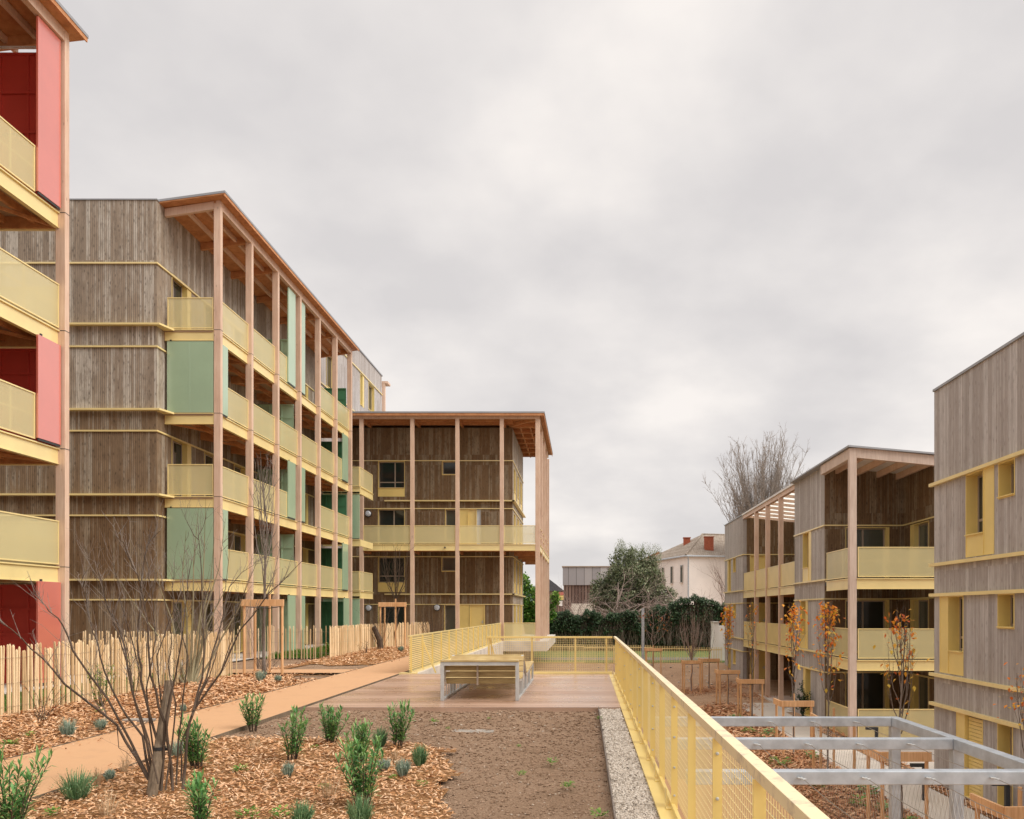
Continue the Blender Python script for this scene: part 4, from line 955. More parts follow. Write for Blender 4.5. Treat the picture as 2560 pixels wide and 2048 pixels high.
rocks('soil_crumbs', 15000, s_soil, lambda x, y: -.062+.035*wob(x, y)+.025*mnoise.noise(Vector((x*4, y*4, 0))), .005, .022, 'clods', 'loose crumbs and small stones on the bare brown soil', 'soil', 3, lambda y: max(.8, y/9), .5)
rocks('rubble', 160, lambda r: (r.uniform(-6, 9), r.uniform(47, 55.5)), lambda x, y: terr(y), .03, .10, 'pebbles', 'scattered stones and clods on the bare slope before the yellow bar fence', 'stones', 4)
# ------------------------------------------------------------------ plants
def leaf(mb, p, d, L, w_, up=Vector((0, 0, 1)), droop=.2):
    d = d.normalized(); s = d.cross(up)
    if s.length < .05: s = Vector((1, 0, 0))
    s.normalize(); m = len(mb.v); q = p+d*L*.5; e = p+d*L-Vector((0, 0, droop*L))
    mb.v += [tuple(p), tuple(q-s*w_), tuple(q+s*w_), tuple(e)]; mb.f += [(m, m+1, m+2), (m+1, m+3, m+2)]
def oleander(x, y, h, wd, label, seed, z=None, n=11, mat='leaf_oleander', ll=.125):
    wd *= 1.15; h *= 1.04; n += random.Random(seed).choice((-1, 1, 3)); lean = Vector((random.Random(seed+1).uniform(-.05, .05), 0, 0))
    r = random.Random(seed); z = bedz(x, y) if z is None else z
    o = thing('leafy_shrub', label, 'shrub', 'young leafy shrubs in the foreground beds', loc=(x, y, z)); st = MB(); lf = MB()
    for i in range(n):
        a = r.uniform(0, 6.28); k = r.uniform(.2, 1); hh = h*r.uniform(.6, 1.0)
        b = Vector((x+math.cos(a)*.04, y+math.sin(a)*.04, z-.02)); t_ = Vector((x+math.cos(a)*wd*.5*k, y+math.sin(a)*wd*.5*k, z+hh))+lean; mid = (b+t_)/2-Vector((math.cos(a), math.sin(a), 0))*.02
        st.tube([b, mid, t_], [.006, .005, .002], 5)
        m = int(33*hh/.5)+6
        for j in range(m):
            t = .22+.78*j/m; p = (b.lerp(mid, t*2) if t < .5 else mid.lerp(t_, t*2-1)); az = j*2.4+r.uniform(-.4, .4)
            el = r.uniform(.35, 1.0) if t < .85 else r.uniform(.9, 1.4)
            leaf(lf, p, Vector((math.cos(az)*math.cos(el), math.sin(az)*math.cos(el), math.sin(el))), ll*r.uniform(.6, 1.2), ll*.078*r.uniform(.8, 1.2), droop=r.uniform(0, .4))
    st.build('stems', 'bark', o); lf.build('foliage', mat, o); return o
def px(x, y): Y = 1.7*F/(y-CY); return (x-CX)*Y/F, Y          # a point of the terrace seen at a pixel
for i, (fx_, fy_, h, wd, lb) in enumerate([
    (633, 1820, .52, .36, 'bright green shrub on the right edge of the sand path, farthest of the shrubs'),
    (493, 1917, .54, .30, 'leafy green shrub just right of the bare multi-stemmed tree'),
    (730, 1898, .60, .34, 'tall leafy shrub with some dry twigs at the border between chips and soil'),
    (824, 1856, .52, .34, 'dark green shrub on bare soil in front of the left half of the deck'),
    (993, 1866, .54, .36, 'dark green shrub on bare soil directly before the lounger bench'),
    (899, 1900, .44, .34, 'leafy shrub rising directly behind the tallest double clump in the middle of the chips'),
    (908, 2012, .62, .42, 'largest leafy shrub in the middle of the wood chips, in front of another one'),
    (500, 2062, .40, .26, 'narrow shrub with one upright shoot at the bottom edge of the photo'),
    (25, 2075, .60, .62, 'broad dark green shrub filling the bottom left corner')]):
    X_, Y_ = px(fx_, fy_); oleander(X_, Y_, h, wd, lb, 100+i, z=-.05, n=22 if wd > .5 else (13 if i else 15))
def tuft(x, y, h, wd, mat, name, label, group, seed, n=170, z=None, blade=.004, spread=1.0, cat='plant'):
    r = random.Random(seed); z = bedz(x, y) if z is None else z; mb = MB()
    for _ in range(n):
        a = r.uniform(0, 6.28); k = math.sqrt(r.random()); b = Vector((x+math.cos(a)*wd*.16*k, y+math.sin(a)*wd*.16*k, z-.01)); hh = h*r.uniform(.5, 1.2)*(1-.25*k*k)
        t_ = Vector((x+math.cos(a)*wd*.5*k*spread, y+math.sin(a)*wd*.5*k*spread, z+hh)); q = b.lerp(t_, .6)+Vector((0, 0, .03)); s = Vector((-math.sin(a+.7), math.cos(a+.7), 0))*blade; m = len(mb.v)
        mb.v += [tuple(b-s*.6), tuple(b+s*.6), tuple(q+s), tuple(q-s), tuple(t_)]; mb.f += [(m, m+1, m+2, m+3), (m+3, m+2, m+4)]
        for _k in range(3):
            p = b.lerp(t_, r.uniform(.3, .95)); d = Vector((r.gauss(0, 1), r.gauss(0, 1), r.uniform(.3, 1.6))); leaf(mb, p, d, r.uniform(.02, .035), blade*.8, droop=0)
    return mb.build(name, mat, label=label, cat=cat, group=group)
for i, (fx_, fy_, w_, h_, lb) in enumerate([(169, 1838, 36, 36, 'grey-blue cushion plant left of the bare tree, biggest of those by the path'), (251, 1821, 28, 22, 'small grey-blue cushion plant seen through the lowest branches of the bare tree'), (651, 1708, 26, 22, 'grey-blue cushion plant at the foot of the tripod-staked tree'),
        (695, 1706, 17, 14, 'smaller grey-blue cushion plant right of its twin at the foot of the staked tree'), (441, 1888, 46, 34, 'grey-blue cushion plant behind the right stems of the bare tree'), (458, 1777, 14, 16, 'tiny greyish tuft on the far edge of the sand path'),
        (1006, 1938, 36, 34, 'round grey-blue cushion plant in the chips near the soil border, front one'), (960, 1923, 34, 22, 'flat grey-blue cushion plant just right of the largest leafy shrub'), (1002, 1634, 14, 10, 'tiny grey-blue plant before the far paling fence'),
        (274, 1949, 22, 22, 'small pale tuft on the near edge of the sand path'), (720, 1940, 26, 28, 'slanting grey-green tuft in the middle of the chips')]):
    X_, Y_ = px(fx_, fy_); k = Y_/F; tuft(X_, Y_, h_*k*1.3, w_*k*1.35, 'leaf_lavender', 'cushion_plant', lb, 'grey-blue cushion plants', 200+i, 190, blade=.0035*max(1, Y_/11))
for i, (fx_, fy_, w_, h_, lb) in enumerate([(190, 1992, 88, 64, 'spiky green rosemary bush left of the bare tree on the chips'), (950, 1865, 38, 46, 'spiky rosemary bush beside the dark green shrub before the bench'), (1050, 1911, 42, 46, 'spiky grey-green rosemary bush at the right edge of the chips'),
        (899, 2066, 66, 70, 'rosemary bush cut by the bottom edge below the largest leafy shrub'), (755, 2066, 56, 60, 'rosemary bush with upright shoots at the bottom edge, left of centre')]):
    X_, Y_ = px(fx_, fy_); k = Y_/F; tuft(X_, Y_, h_*k*1.15, w_*k*1.25, 'leaf_rosemary', 'rosemary_bush', lb, 'rosemary bushes', 300+i, 240, blade=.0035, spread=1.0)
for i, (fx_, fy_, w_, h_, lb) in enumerate([(990, 1899, 34, 34, 'brown dry grass tuft between rosemary bushes'), (824, 1990, 60, 60, 'bare dry twigs of a dormant plant in the middle of the chips'), (268, 2040, 60, 70, 'pale dry twigs at the lower left, before the bare tree'),
        (312, 1930, 34, 46, 'dry brown grass at the near edge of the sand path'), (633, 1868, 56, 26, 'low dry grasses in front of the brightest shrub'), (245, 1960, 20, 50, 'thin dry stalks at the path edge left of the bare tree')]):
    X_, Y_ = px(fx_, fy_); k = Y_/F; tuft(X_, Y_, h_*k, w_*k*1.3, 'dry_grass', 'dry_grass_tuft', lb, 'dry grass tufts', 400+i, 38, blade=.0022)
def weed(x, y, s, z, label, seed, mat='leaf_fresh', group='small green weeds'):
    r = random.Random(seed); mb = MB()
    for _ in range(46):
        a = r.uniform(0, 6.28); el = r.uniform(.1, 1.1); k = r.uniform(.1, 1); p = Vector((x+math.cos(a)*s*.4*k, y+math.sin(a)*s*.4*k, z+r.uniform(0, s*.35))); leaf(mb, p, Vector((math.cos(a), math.sin(a), math.sin(el))), s*.28*r.uniform(.6, 1.2), s*.07)
    return mb.build('weed', mat, label=label, cat='weed', group=group)
for i, (fx_, fy_, s, lb) in enumerate([(25, 1862, .24, 'leafy green weed low at the left edge in the chips'), (76, 1843, .22, 'upright light green weed left of the biggest cushion plant'), (70, 1818, .12, 'small weed behind the upright light green one'), (250, 1785, .22, 'dark green weed under the paling fence'),
        (785, 1870, .13, 'small yellowish weed in the chips between two shrubs'), (700, 2040, .20, 'feathery green weed at the bottom edge'), (810, 1967, .12, 'tiny green weed beside the dry twigs'), (1085, 1803, .16, 'green weed beside the square hatch'), (1120, 1820, .09, 'little weed right of the hatch'),
        (1380, 1905, .15, 'green weed in the middle of the bare soil'), (1302, 1935, .12, 'weed left of centre on the bare soil'), (1420, 1965, .15, 'weed cluster near the gravel on the bare soil'), (1500, 2038, .17, 'weed at the bottom of the gravel edging'), (1498, 1795, .12, 'weed by the far end of the gravel edging'), (1222, 1795, .08, 'faint weed just before the deck'),
        (620, 2040, .2, 'green weed low in the foreground chips'), (130, 2035, .16, 'yellow-green weed right of the corner shrub'), (980, 1945, .12, 'weed beside the front cushion plant'), (1297, 1865, .08, 'tiny weed in the upper half of the bare soil'), (1055, 1960, .13, 'thin green weed on the chips border'), (600, 1925, .18, 'low feathery weed right of the leafy shrub'), (445, 1748, .14, 'weed on the mound behind the sand path')]):
    X_, Y_ = px(fx_, fy_); weed(X_, Y_, s, -.02, lb, 500+i)
r = random.Random(77)
ORD = 'first second third fourth fifth sixth seventh eighth ninth tenth eleventh twelfth thirteenth fourteenth'.split()
for i, (x, y) in enumerate(sorted([(6.2, 34.3), (6.3, 33.0), (6.75, 32.4), (6.0, 30.2), (6.5, 29.5), (6.1, 27.8), (6.4, 21.5), (5.9, 20.9), (6.9, 20.2), (6.3, 19.0), (6.7, 18.4), (5.6, 23.8), (6.9, 25.0), (6.5, 17.0)], key=lambda p: p[1])):
    weed(x, y, .5 if i % 3 else .62, -2.73, f'{ORD[i]} ground plant counted from the pergola end of the lower bark-mulched bed', 600+i, ['leaf_fresh', 'leaf_oleander'][i % 2], 'ground plants in the lower bed')
# grass blades behind the near fence and along the far fence
def blades(name, n, x0, x1, y0, y1, label, seed, h=.12, z=-.03):
    r = random.Random(seed); mb = MB()
    for _ in range(n):
        x, y = r.uniform(x0, x1), 1/r.uniform(1/y1, 1/y0); a = r.uniform(0, 6.28); hh = h*r.uniform(.4, 1.2); m = len(mb.v); w_ = .006*max(1, y/9)
        mb.v += [(x-w_, y, z), (x+w_, y, z), (x+math.cos(a)*hh*.5, y+math.sin(a)*hh*.5, z+hh)]; mb.f.append((m, m+1, m+2))
    return mb.build(name, 'grass', kind='stuff', label=label, cat='grass')
blades('grass', 24000, -11.6, -9.3, 6, 22, 'green grass showing between the near palings', 1)
blades('grass', 6000, -11.8, -9.2, 30.8, 40, 'green grass behind the gappy paling fence', 2, .2)
# small shrubs along the near fence
def twig_shrub(x, y, h, wd, label, seed, leafm=None, nleaf=0, n=7, z=0, mat='bark', ls=.03, group='young shrubs along the paling fences'):
    r = random.Random(seed); o = thing('young_shrub', label, 'shrub', group, loc=(x, y, z)); mb = MB(); lf = MB()
    for i in range(n):
        a = r.uniform(0, 6.28); d = Vector((math.cos(a)*wd*r.uniform(.2, .6), math.sin(a)*wd*r.uniform(.2, .6), h*r.uniform(.6, 1))); b = Vector((x, y, z-.03))
        pts = [b, b+d*.35+Vector((r.gauss(0, .02), r.gauss(0, .02), 0)), b+d*.7+Vector((r.gauss(0, .03), r.gauss(0, .03), 0)), b+d]
        mb.tube(pts, [.008, .006, .004, .002], 4)
        for j in range(5):
            p = b+d*r.uniform(.3, .95); e = Vector((r.gauss(0, 1), r.gauss(0, 1), r.uniform(.4, 2))).normalized()*h*r.uniform(.12, .3); mb.tube([p, p+e], [.003, .001], 3)
            for _ in range(nleaf): leaf(lf, p+e*r.random(), Vector((r.gauss(0, 1), r.gauss(0, 1), r.gauss(0, .7))), ls*r.uniform(.7, 1.3), ls*.35)
        for _ in range(nleaf*2): leaf(lf, b+d*r.uniform(.15, 1), Vector((r.gauss(0, 1), r.gauss(0, 1), r.gauss(0, .7))), ls*r.uniform(.7, 1.3), ls*.35)
    mb.build('branches', mat, o)
    if lf.v: lf.build('foliage', leafm, o)
    return o
twig_shrub(-8.5, 13.1, .62, .7, 'twiggy shrub with a few reddish leaves before the near fence at far left', 1, 'leaf_rust', 2)
twig_shrub(-8.3, 14.3, .95, .5, 'leafy green shrub against the near fence, in front of the red panel', 2, 'leaf_fresh', 9, 10)
twig_shrub(-8.2, 12.6, .25, .25, 'small leafless brown bush in the chips before the near fence', 3, 'dry_grass', 1)
twig_shrub(-8.75, 16.2, 1.25, .35, 'thin shrub with greenish and pink leaves at the near fence', 4, 'leaf_fresh', 4, 5)
twig_shrub(-8.9, 18.2, 1.1, .7, 'dark forked young shrub at the middle of the near fence', 5, None, 0, 6)
twig_shrub(-8.4, 22.0, .7, .8, 'low bare twiggy bush where the near fence turns', 6, None, 0, 12)
twig_shrub(-9.6, 24.5, 3.2, 1.3, 'tall dark bare bush between the near fence and the green building', 7, None, 0, 9, mat='bark_grey')
twig_shrub(-8.45, 34.6, 2.1, 1.7, 'pollarded bush with short thick trunk before the far paling fence', 8, None, 0, 16, z=.05)
mb = MB(); mb.tube([(-8.45, 34.6, 0), (-8.5, 34.6, .5), (-8.75, 34.6, 1.05)], [.13, .12, .1], 8); mb.build('stump', 'bark', label='short thick stump leaning inside the pollarded bush', cat='stump')
twig_shrub(-7.2, 39.5, 2.0, 2.2, 'wide bare bush between the staked sapling and the footbridge railing', 9, None, 0, 30, mat='bark')
twig_shrub(-8.3, 31.5, .7, .8, 'low reddish bush at the foot of the tight paling fence', 10, 'leaf_rust', 1, 9)
twig_shrub(-7.4, 40.8, 2.9, .9, 'upright thin-branched bush before the ground-floor yellow door', 12, None, 0, 9, mat='bark')
twig_shrub(-9.5, 31.6, .55, .8, 'round green bush behind the gappy paling fence', 11, 'leaf_fresh', 14, 12, ls=.06)
# ------------------------------------------------------------------ trees
def twigs(mb, pts, r0, rr, n, L, up=.5, lo=.25, k=3, sub=2):
    """side shoots along a polyline"""
    for _ in range(n):
        t = rr.uniform(lo, 1)*(len(pts)-1); i = min(int(t), len(pts)-2); p = pts[i].lerp(pts[i+1], t-i); d = (pts[i+1]-pts[i]).normalized()
        q = Vector((rr.gauss(0, 1), rr.gauss(0, 1), rr.gauss(0, .6))); q = (d*.9+q*.55+Vector((0, 0, up))).normalized(); l = L*rr.uniform(.4, 1.1)*(1.15-t/(len(pts)-1)*.6)
        m = p+q*l*.5+Vector((rr.gauss(0, .03), rr.gauss(0, .03), .02))*l*2; e = p+q*l+Vector((0, 0, l*.18)); ra = r0*.42
        mb.tube([p, m, e], [ra, ra*.7, ra*.3], k)
        for _s in range(sub):
            a = m.lerp(e, rr.random()) if rr.random() < .6 else p.lerp(m, rr.uniform(.4, 1)); d2 = (q+Vector((rr.gauss(0, .7), rr.gauss(0, .7), rr.gauss(0, .5)))).normalized()*l*rr.uniform(.15, .4)
            mb.tube([a, a+d2], [ra*.5, ra*.2], 3, False)
rr = random.Random(11)
T1 = thing('bare_tree', 'bare multi-stemmed young tree with a strap, tied to a thick slanting stake in the foreground', 'tree', loc=(-4.05, 7.9, -.03))
stems = [
 ([(372, 1950), (344, 1899), (292, 1812), (162, 1711), (133, 1675), (75, 1620), (26, 1571), (-8, 1548)], .017, -.1),
 ([(374, 1948), (325, 1851), (269, 1747), (182, 1627), (156, 1562), (123, 1529), (97, 1497), (84, 1480)], .015, .25),
 ([(378, 1952), (357, 1841), (318, 1792), (282, 1727), (250, 1640), (232, 1581), (220, 1530), (209, 1472), (202, 1456)], .014, .5),
 ([(202, 1456), (208, 1440), (219, 1423)], .005, .5), ([(207, 1472), (222, 1452)], .004, .5),
 ([(384, 1955), (368, 1860), (345, 1780), (318, 1660), (301, 1583), (274, 1530), (260, 1483), (246, 1430), (239, 1402)], .015, -.2),
 ([(401, 1976), (395, 1860), (352, 1700), (346, 1640), (345, 1565), (352, 1460), (362, 1391), (371, 1360), (399, 1328)], .015, .1),
 ([(403, 1977), (412, 1808), (390, 1727), (373, 1646), (370, 1565), (358, 1500), (345, 1440), (325, 1400), (311, 1358), (290, 1340)], .015, -.3),
 ([(350, 1540), (378, 1470), (373, 1425), (362, 1391)], .008, .1),
 ([(432, 1977), (422, 1873), (416, 1792), (438, 1695), (455, 1597), (463, 1520), (470, 1450), (480, 1400)], .014, -.15),
 ([(432, 1977), (424, 1890), (410, 1810), (400, 1730), (392, 1640), (420, 1560), (446, 1500), (452, 1450)], .012, .35),
 ([(457, 1973), (468, 1841), (484, 1776), (552, 1682), (600, 1575), (660, 1500), (700, 1460), (755, 1403)], .017, .1),
 ([(484, 1776), (506, 1695), (510, 1597), (508, 1532), (504, 1433), (496, 1340), (516, 1292)], .012, .5), ([(497, 1350), (478, 1325), (465, 1300), (452, 1272)], .005, .5),
 ([(480, 1790), (515, 1700), (531, 1633), (557, 1543), (573, 1468), (605, 1431), (651, 1396)], .012, .9),
 ([(552, 1682), (580, 1600), (586, 1540), (640, 1410), (700, 1395)], .006, .3),
 ([(292, 1812), (297, 1870), (330, 1895), (360, 1925)], .005, -.3),
 ([(318, 1660), (300, 1600), (262, 1500), (225, 1410), (215, 1370)], .007, .0),
 ([(352, 1700), (330, 1600), (300, 1500), (285, 1420), (280, 1380)], .008, .6),
 ([(392, 1965), (380, 1850), (366, 1720), (388, 1600), (380, 1500), (392, 1430)], .011, .4), ([(440, 1972), (446, 1850), (458, 1740), (470, 1640), (446, 1560), (430, 1470), (436, 1410)], .011, .6),
 ([(414, 1975), (430, 1860), (440, 1760), (420, 1660), (428, 1580), (410, 1480), (402, 1420)], .010, -.3), ([(396, 1960), (372, 1850), (330, 1730), (322, 1640), (306, 1560), (314, 1490)], .009, -.5),
 ([(452, 1972), (452, 1860), (500, 1740), (540, 1640), (552, 1560), (590, 1500)], .010, .7),
]
mb = MB(); tw = MB()
for pts, r0, dz in stems:
    n = len(pts); P = []
    for i, (x, y) in enumerate(pts):
        Y = 7.92+dz*(i/(n-1)) if r0 > .011 else 7.92+dz*.6; P.append(Vector(((x-CX)*Y/F, Y, 1.7+(CY-y)*Y/F)))
    # subdivide with a little wobble
    Q = [P[0]]
    for a, b in zip(P, P[1:]): Q += [a.lerp(b, .5)+Vector((rr.gauss(0, .006), rr.gauss(0, .01), rr.gauss(0, .006))), b]
    m = len(Q); mb.tube(Q, [r0*.9*(1-.85*i/(m-1)) for i in range(m)], 6)
    twigs(tw, P, r0*.5, rr, int(4+n*2.0), .46, .7, .3, 3, 2)
mb.build('stems', 'bark', T1, smooth=True); tw.build('twigs', 'bark_grey', T1)
SK = thing('tree_stake', 'thick slanting wooden stake with a black strap beside the bare foreground tree', 'stake', loc=(-4.1, 7.8, 0))
a = Vector(((378-CX)*7.8/F, 7.8, -.06)); b = Vector(((425-CX)*8.1/F, 8.1, 1.7+(CY-1703)*8.1/F))
mb = MB(); mb.tube([a, a.lerp(b, .5), b, b], [.052, .047, .043, .038], 9); mb.build('stake', 'stake_dark', SK, smooth=False)
c = a.lerp(b, .42); mb = MB()
for k in range(14):
    t = 2*math.pi*k/14; mb.v += [tuple(c+Vector((math.cos(t)*.058, math.sin(t)*.058, -.016))), tuple(c+Vector((math.cos(t)*.058, math.sin(t)*.058, .016)))]
for k in range(14): j = (k+1) % 14; mb.f.append((2*k, 2*j, 2*j+1, 2*k+1))
mb.box(c.x+.05, c.x+.10, c.y-.02, c.y, c.z-.02, c.z+.005); mb.build('strap', 'rubber', SK)
# generic young tree: trunk and ascending branches
def young(x, y, z0, trunk_h, top, crown_w, label, seed, leafm=None, nleaf=0, nbr=14, mat='bark_grey', r0=.03, lz=(0, 1), ls=.07, group=None, sub=2, vase=False, tw_n=5):
    r = random.Random(seed); crown_w *= .68 if leafm == 'leaf_autumn' else 1; o = thing('young_tree', label, 'tree', group, loc=(x, y, z0)); tb = MB(); br = MB(); lf = MB()
    h = top-z0; T = [Vector((x+r.gauss(0, .015)*i, y+r.gauss(0, .015)*i, z0+h*i/6*(1 if not vase else .45))) for i in range(7)]
    tb.tube(T, [r0*(1-.85*i/6) if not vase else r0*(1-.4*i/6) for i in range(7)], 7)
    for i in range(nbr):
        t = trunk_h/h+(1-trunk_h/h)*(i/nbr)*(.8 if not vase else .15); zz = z0+h*t if not vase else min(z0+trunk_h+i*.02, T[-1].z); p = Vector((x, y, zz)); a = i*2.4+r.uniform(-.5, .5)
        prof = 1-.75*((zz-z0-trunk_h)/max(.1, h-trunk_h)) if not vase else r.uniform(.3, 1); w_ = crown_w*.5*prof*r.uniform(.6, 1.1); L = (top-zz)*r.uniform(.6, .95) if vase else min(top-zz, h*.42)*r.uniform(.6, 1)
        pts = [p, p+Vector((math.cos(a)*w_*.6, math.sin(a)*w_*.6, L*.3)), p+Vector((math.cos(a)*w_*.9, math.sin(a)*w_*.9, L*.65)), p+Vector((math.cos(a)*w_, math.sin(a)*w_, L))]
        rb = r0*.38*(1.2-t*.6); br.tube(pts, [rb, rb*.75, rb*.5, rb*.2], 4); twigs(br, pts, rb, r, tw_n, L*.35, .7, .2, 3, sub)
        for _ in range(nleaf):
            q = pts[r.randint(1, 2)].lerp(pts[3], r.random())+Vector((r.gauss(0, .1), r.gauss(0, .1), r.gauss(0, .12))); tt = (q.z-z0)/h
            if lz[0] <= tt <= lz[1]: leaf(lf, q, Vector((r.gauss(0, 1), r.gauss(0, 1), r.gauss(-.4, .7))), ls*r.uniform(.7, 1.2), ls*.38, droop=.3)
    tb.build('trunk', mat, o, smooth=True); br.build('branches', mat, o)
    if lf.v: lf.build('foliage', leafm, o)
    return o
# second multi-stemmed tree at the fence
T2 = thing('bare_tree', 'bare yellowish multi-stemmed tree with tangled twigs beside the near paling fence', 'tree', loc=(-9.0, 19.0, 0)); rr = random.Random(21); mb = MB(); tw = MB()
for dx_, dy_, hh in ((-.25, .1, 3.6), (.1, 0, 4.1), (.42, -.1, 4.3), (-.9, .2, 3.3), (.9, .1, 3.2), (1.3, 0, 2.6), (-1.3, -.2, 2.6), (.3, .6, 3.5), (.65, .3, 3.9)):
    b = Vector((-9.0+dx_*.06, 19.0, -.05)); P = [b, b+Vector((dx_*.28, dy_*.3, hh*.22)), b+Vector((dx_*.45+rr.gauss(0, .05), dy_*.5, hh*.45)), b+Vector((dx_*.8, dy_*.8, hh*.7)), b+Vector((dx_+rr.gauss(0, .1), dy_, hh))]
    mb.tube(P, [.036, .027, .018, .010, .003], 6); twigs(tw, P, .015, rr, 11, .75, .15, .25, 3, 3)
mb.build('stems', 'bark_green', T2, smooth=True); tw.build('twigs', 'bark_grey', T2)
def fastigiate():
    young(-9.0, 23.4, -.02, 2.2, 6.2, .85, 'slim upright bare tree tied inside the big timber tripod, before the green building', 31, nbr=20, r0=.05, sub=2, tw_n=5)
    young(-8.05, 35.6, .05, 2.6, 4.75, 1.5, 'vase-shaped bare sapling in a staked frame before the far paling fence', 32, nbr=14, r0=.05, mat='bark', vase=True, sub=2)
fastigiate()
def copy_tree(o, parent=None):
    c = o.copy(); C.objects.link(c); c.parent = parent
    for ch in [k for k in bpy.data.objects if k.parent == o]: copy_tree(ch, c)
    return c
def support(wd, h, dp, label, group='timber tree supports'):
    o = thing('tree_support', label, 'tree support', group)
    for x, y in ((-wd/2, -dp/2), (wd/2, -dp/2), (-wd/2, dp/2)):
        mb = MB(); mb.tube([(x, y, -.15), (x, y, h-.05)], [.038, .036], 8); mb.build('post', 'support_wood', o)
    mb = MB(); mb.tube([(.02, .05, -.1), (.02, .05, h+.16)], [.034, .032], 8); mb.build('stake', 'support_wood', o)
    mb = MB(); mb.box(-wd/2-.07, wd/2+.07, -dp/2-.085, -dp/2-.039, h-.185, h); mb.build('crossbar', 'support_wood', o, bevel=.006)
    mb = MB(); mb.box(-wd/2-.085, -wd/2-.039, -dp/2-.038, dp/2+.07, h-.19, h-.01); mb.build('crossbar', 'support_wood', o, bevel=.006)
    mb = MB(); mb.tube([(-wd/2, -dp/2+.03, h-.2), (0, .02, h-.24), (wd/2, -dp/2+.03, h-.19)], .012, 5); mb.build('strap', 'rubber', o)
    return o
s0 = support(.86, 1.72, .8, 'timber tree support straddling the pergola posts, third cross-timber from the front'); 
sup = [(6.24, 16.6, 'timber tree support seen between and behind the two pergola posts'), (6.35, 12.1, 'timber tree support cut by the bottom right corner of the photo'), (6.6, 22.0, 'timber tree support with its top hidden behind the farthest pergola beam'), (6.5, 25.8, 'timber tree support just above the farthest pergola beam, beside the grey path'),
       (6.75, 33.8, 'timber tree support at the far end of the grey path'), (6.72, 39.0, 'timber tree support on bare soil before the gallery columns, next behind the path end'), (5.75, 44.5, 'timber tree support on bare soil, left one of the pair nearest the bar fence'), (6.85, 45.6, 'timber tree support on bare soil, right one of the pair nearest the bar fence'), (4.2, 50.5, 'farthest timber tree support, beside the square grey pole')]
for i, (x, y, lb) in enumerate(sup):
    o = s0 if i == 0 else copy_tree(s0); o.location = (x, y, terr(y)); o['label'] = lb; o.rotation_euler.z = (0, .05, -.04, .03, -.05, .04, 0, .03, 0)[i]
sL = support(1.04, 2.02, .75, 'big pale timber tree support standing in the left bed beside the sand path'); sL.location = (-8.8, 23.2, 0)
sM = copy_tree(sL); sM.location = (-8.05, 35.4, .05); sM['label'] = 'timber tree support in the left bed farther back, before the tight paling fence'
TA = 'saplings with autumn leaves in the lower garden'
young(6.33, 16.6, -2.75, 2.0, 1.78, .95, 'sapling with orange leaves at its tip and sparse branches before the corner loggia', 41, 'leaf_autumn', 9, 15, lz=(.48, 1), group=TA, r0=.035, ls=.095)
young(6.45, 22.0, -2.75, 1.9, 1.98, .85, 'sapling with dense orange leaves in its upper half, left of the tall corner post', 42, 'leaf_autumn', 19, 15, lz=(.5, 1), group=TA, ls=.11)
young(6.5, 25.8, -2.75, 1.9, 1.98, .7, 'sapling with yellow and orange leaves in front of the open gallery', 43, 'leaf_autumn', 15, 14, lz=(.3, 1), group=TA, ls=.12)
young(6.83, 33.8, -2.75, 1.9, 2.15, .8, 'nearly bare sapling with a few orange leaves at the block corner by the gallery', 44, 'leaf_autumn', 5, 14, lz=(.5, 1), group=TA, ls=.11)
young(6.75, 39.0, -2.75, 1.9, 2.0, .7, 'slender orange and yellow sapling before the farthest yellow window strip', 45, 'leaf_autumn', 20, 14, lz=(.22, 1), group=TA, ls=.13)
young(4.2, 50.5, terr(50), 1.9, 2.5, 2.6, 'sapling with rust-red leaves next to the square grey pole', 46, 'leaf_rust', 8, 16, lz=(.45, .8), group=TA, mat='bark_far', ls=.13)
young(5.75, 44.5, terr(44.5), 1.7, 2.3, 1.9, 'bare fan-shaped sapling before the dark hedge', 47, None, 0, 18, mat='bark_far', vase=True, r0=.04, sub=2, group=TA)
young(6.85, 45.6, terr(45), 1.9, 2.2, 1.0, 'bare thin sapling right of the fan-shaped one before the dark hedge', 48, None, 0, 12, mat='bark_grey', group=TA)
young(6.5, 12.1, -2.75, 1.9, .95, .9, 'sapling with yellow leaves cut by the right edge of the photo', 49, 'leaf_autumn', 12, 12, lz=(.3, 1), group=TA, ls=.07)
twig_shrub(8.95, 34.0, 1.6, .5, 'evergreen climber at the foot of the yellow window strip', 51, 'leaf_dark', 16, 8, z=-2.73, ls=.10, group='climbers')
# ------------------------------------------------------------------ background
def leafcloud(mb, r, n, fn, s0, s1):
    for _ in range(n):
        p = fn(r)
        if p is None: continue
        leaf(mb, Vector(p), Vector((r.gauss(0, 1), r.gauss(0, 1), r.gauss(-.2, .8))), r.uniform(s0, s1), r.uniform(s0, s1)*.32, droop=.2)
HG = thing('ivy_hedge', 'dark ivy-covered hedge with hanging vines behind the lawn', 'hedge', loc=(5, 71, terr(71)))
def htop(x): return 1.40+.55*mnoise.noise(Vector((x*.9, 0, 0)))+.35*mnoise.noise(Vector((x*2.6, 0, 0)))+(.9 if x > 7.2 else (.5 if x > 5.8 else 0))+(.5*math.exp(-((x-9.5)/1.2)**2))
def hf(r):
    x = r.uniform(-5, 15); zt_ = htop(x); zb_ = terr(71); t = r.random()
    if r.random() < .25: return (x, r.uniform(70.3, 72), zt_+r.uniform(-.25, .2))
    z = zb_+(zt_-zb_)*t; y = 70.5+.5*mnoise.noise(Vector((x*1.2, z*1.2, 4)))+r.uniform(-.2, .3)-(.25 if t > .55 else -.15)
    if t < .5 and r.random() < .45: return None
    if mnoise.noise(Vector((x*.8, z*.9, 11))) > .28 and r.random() < .7: return None
    return (x, y, z)
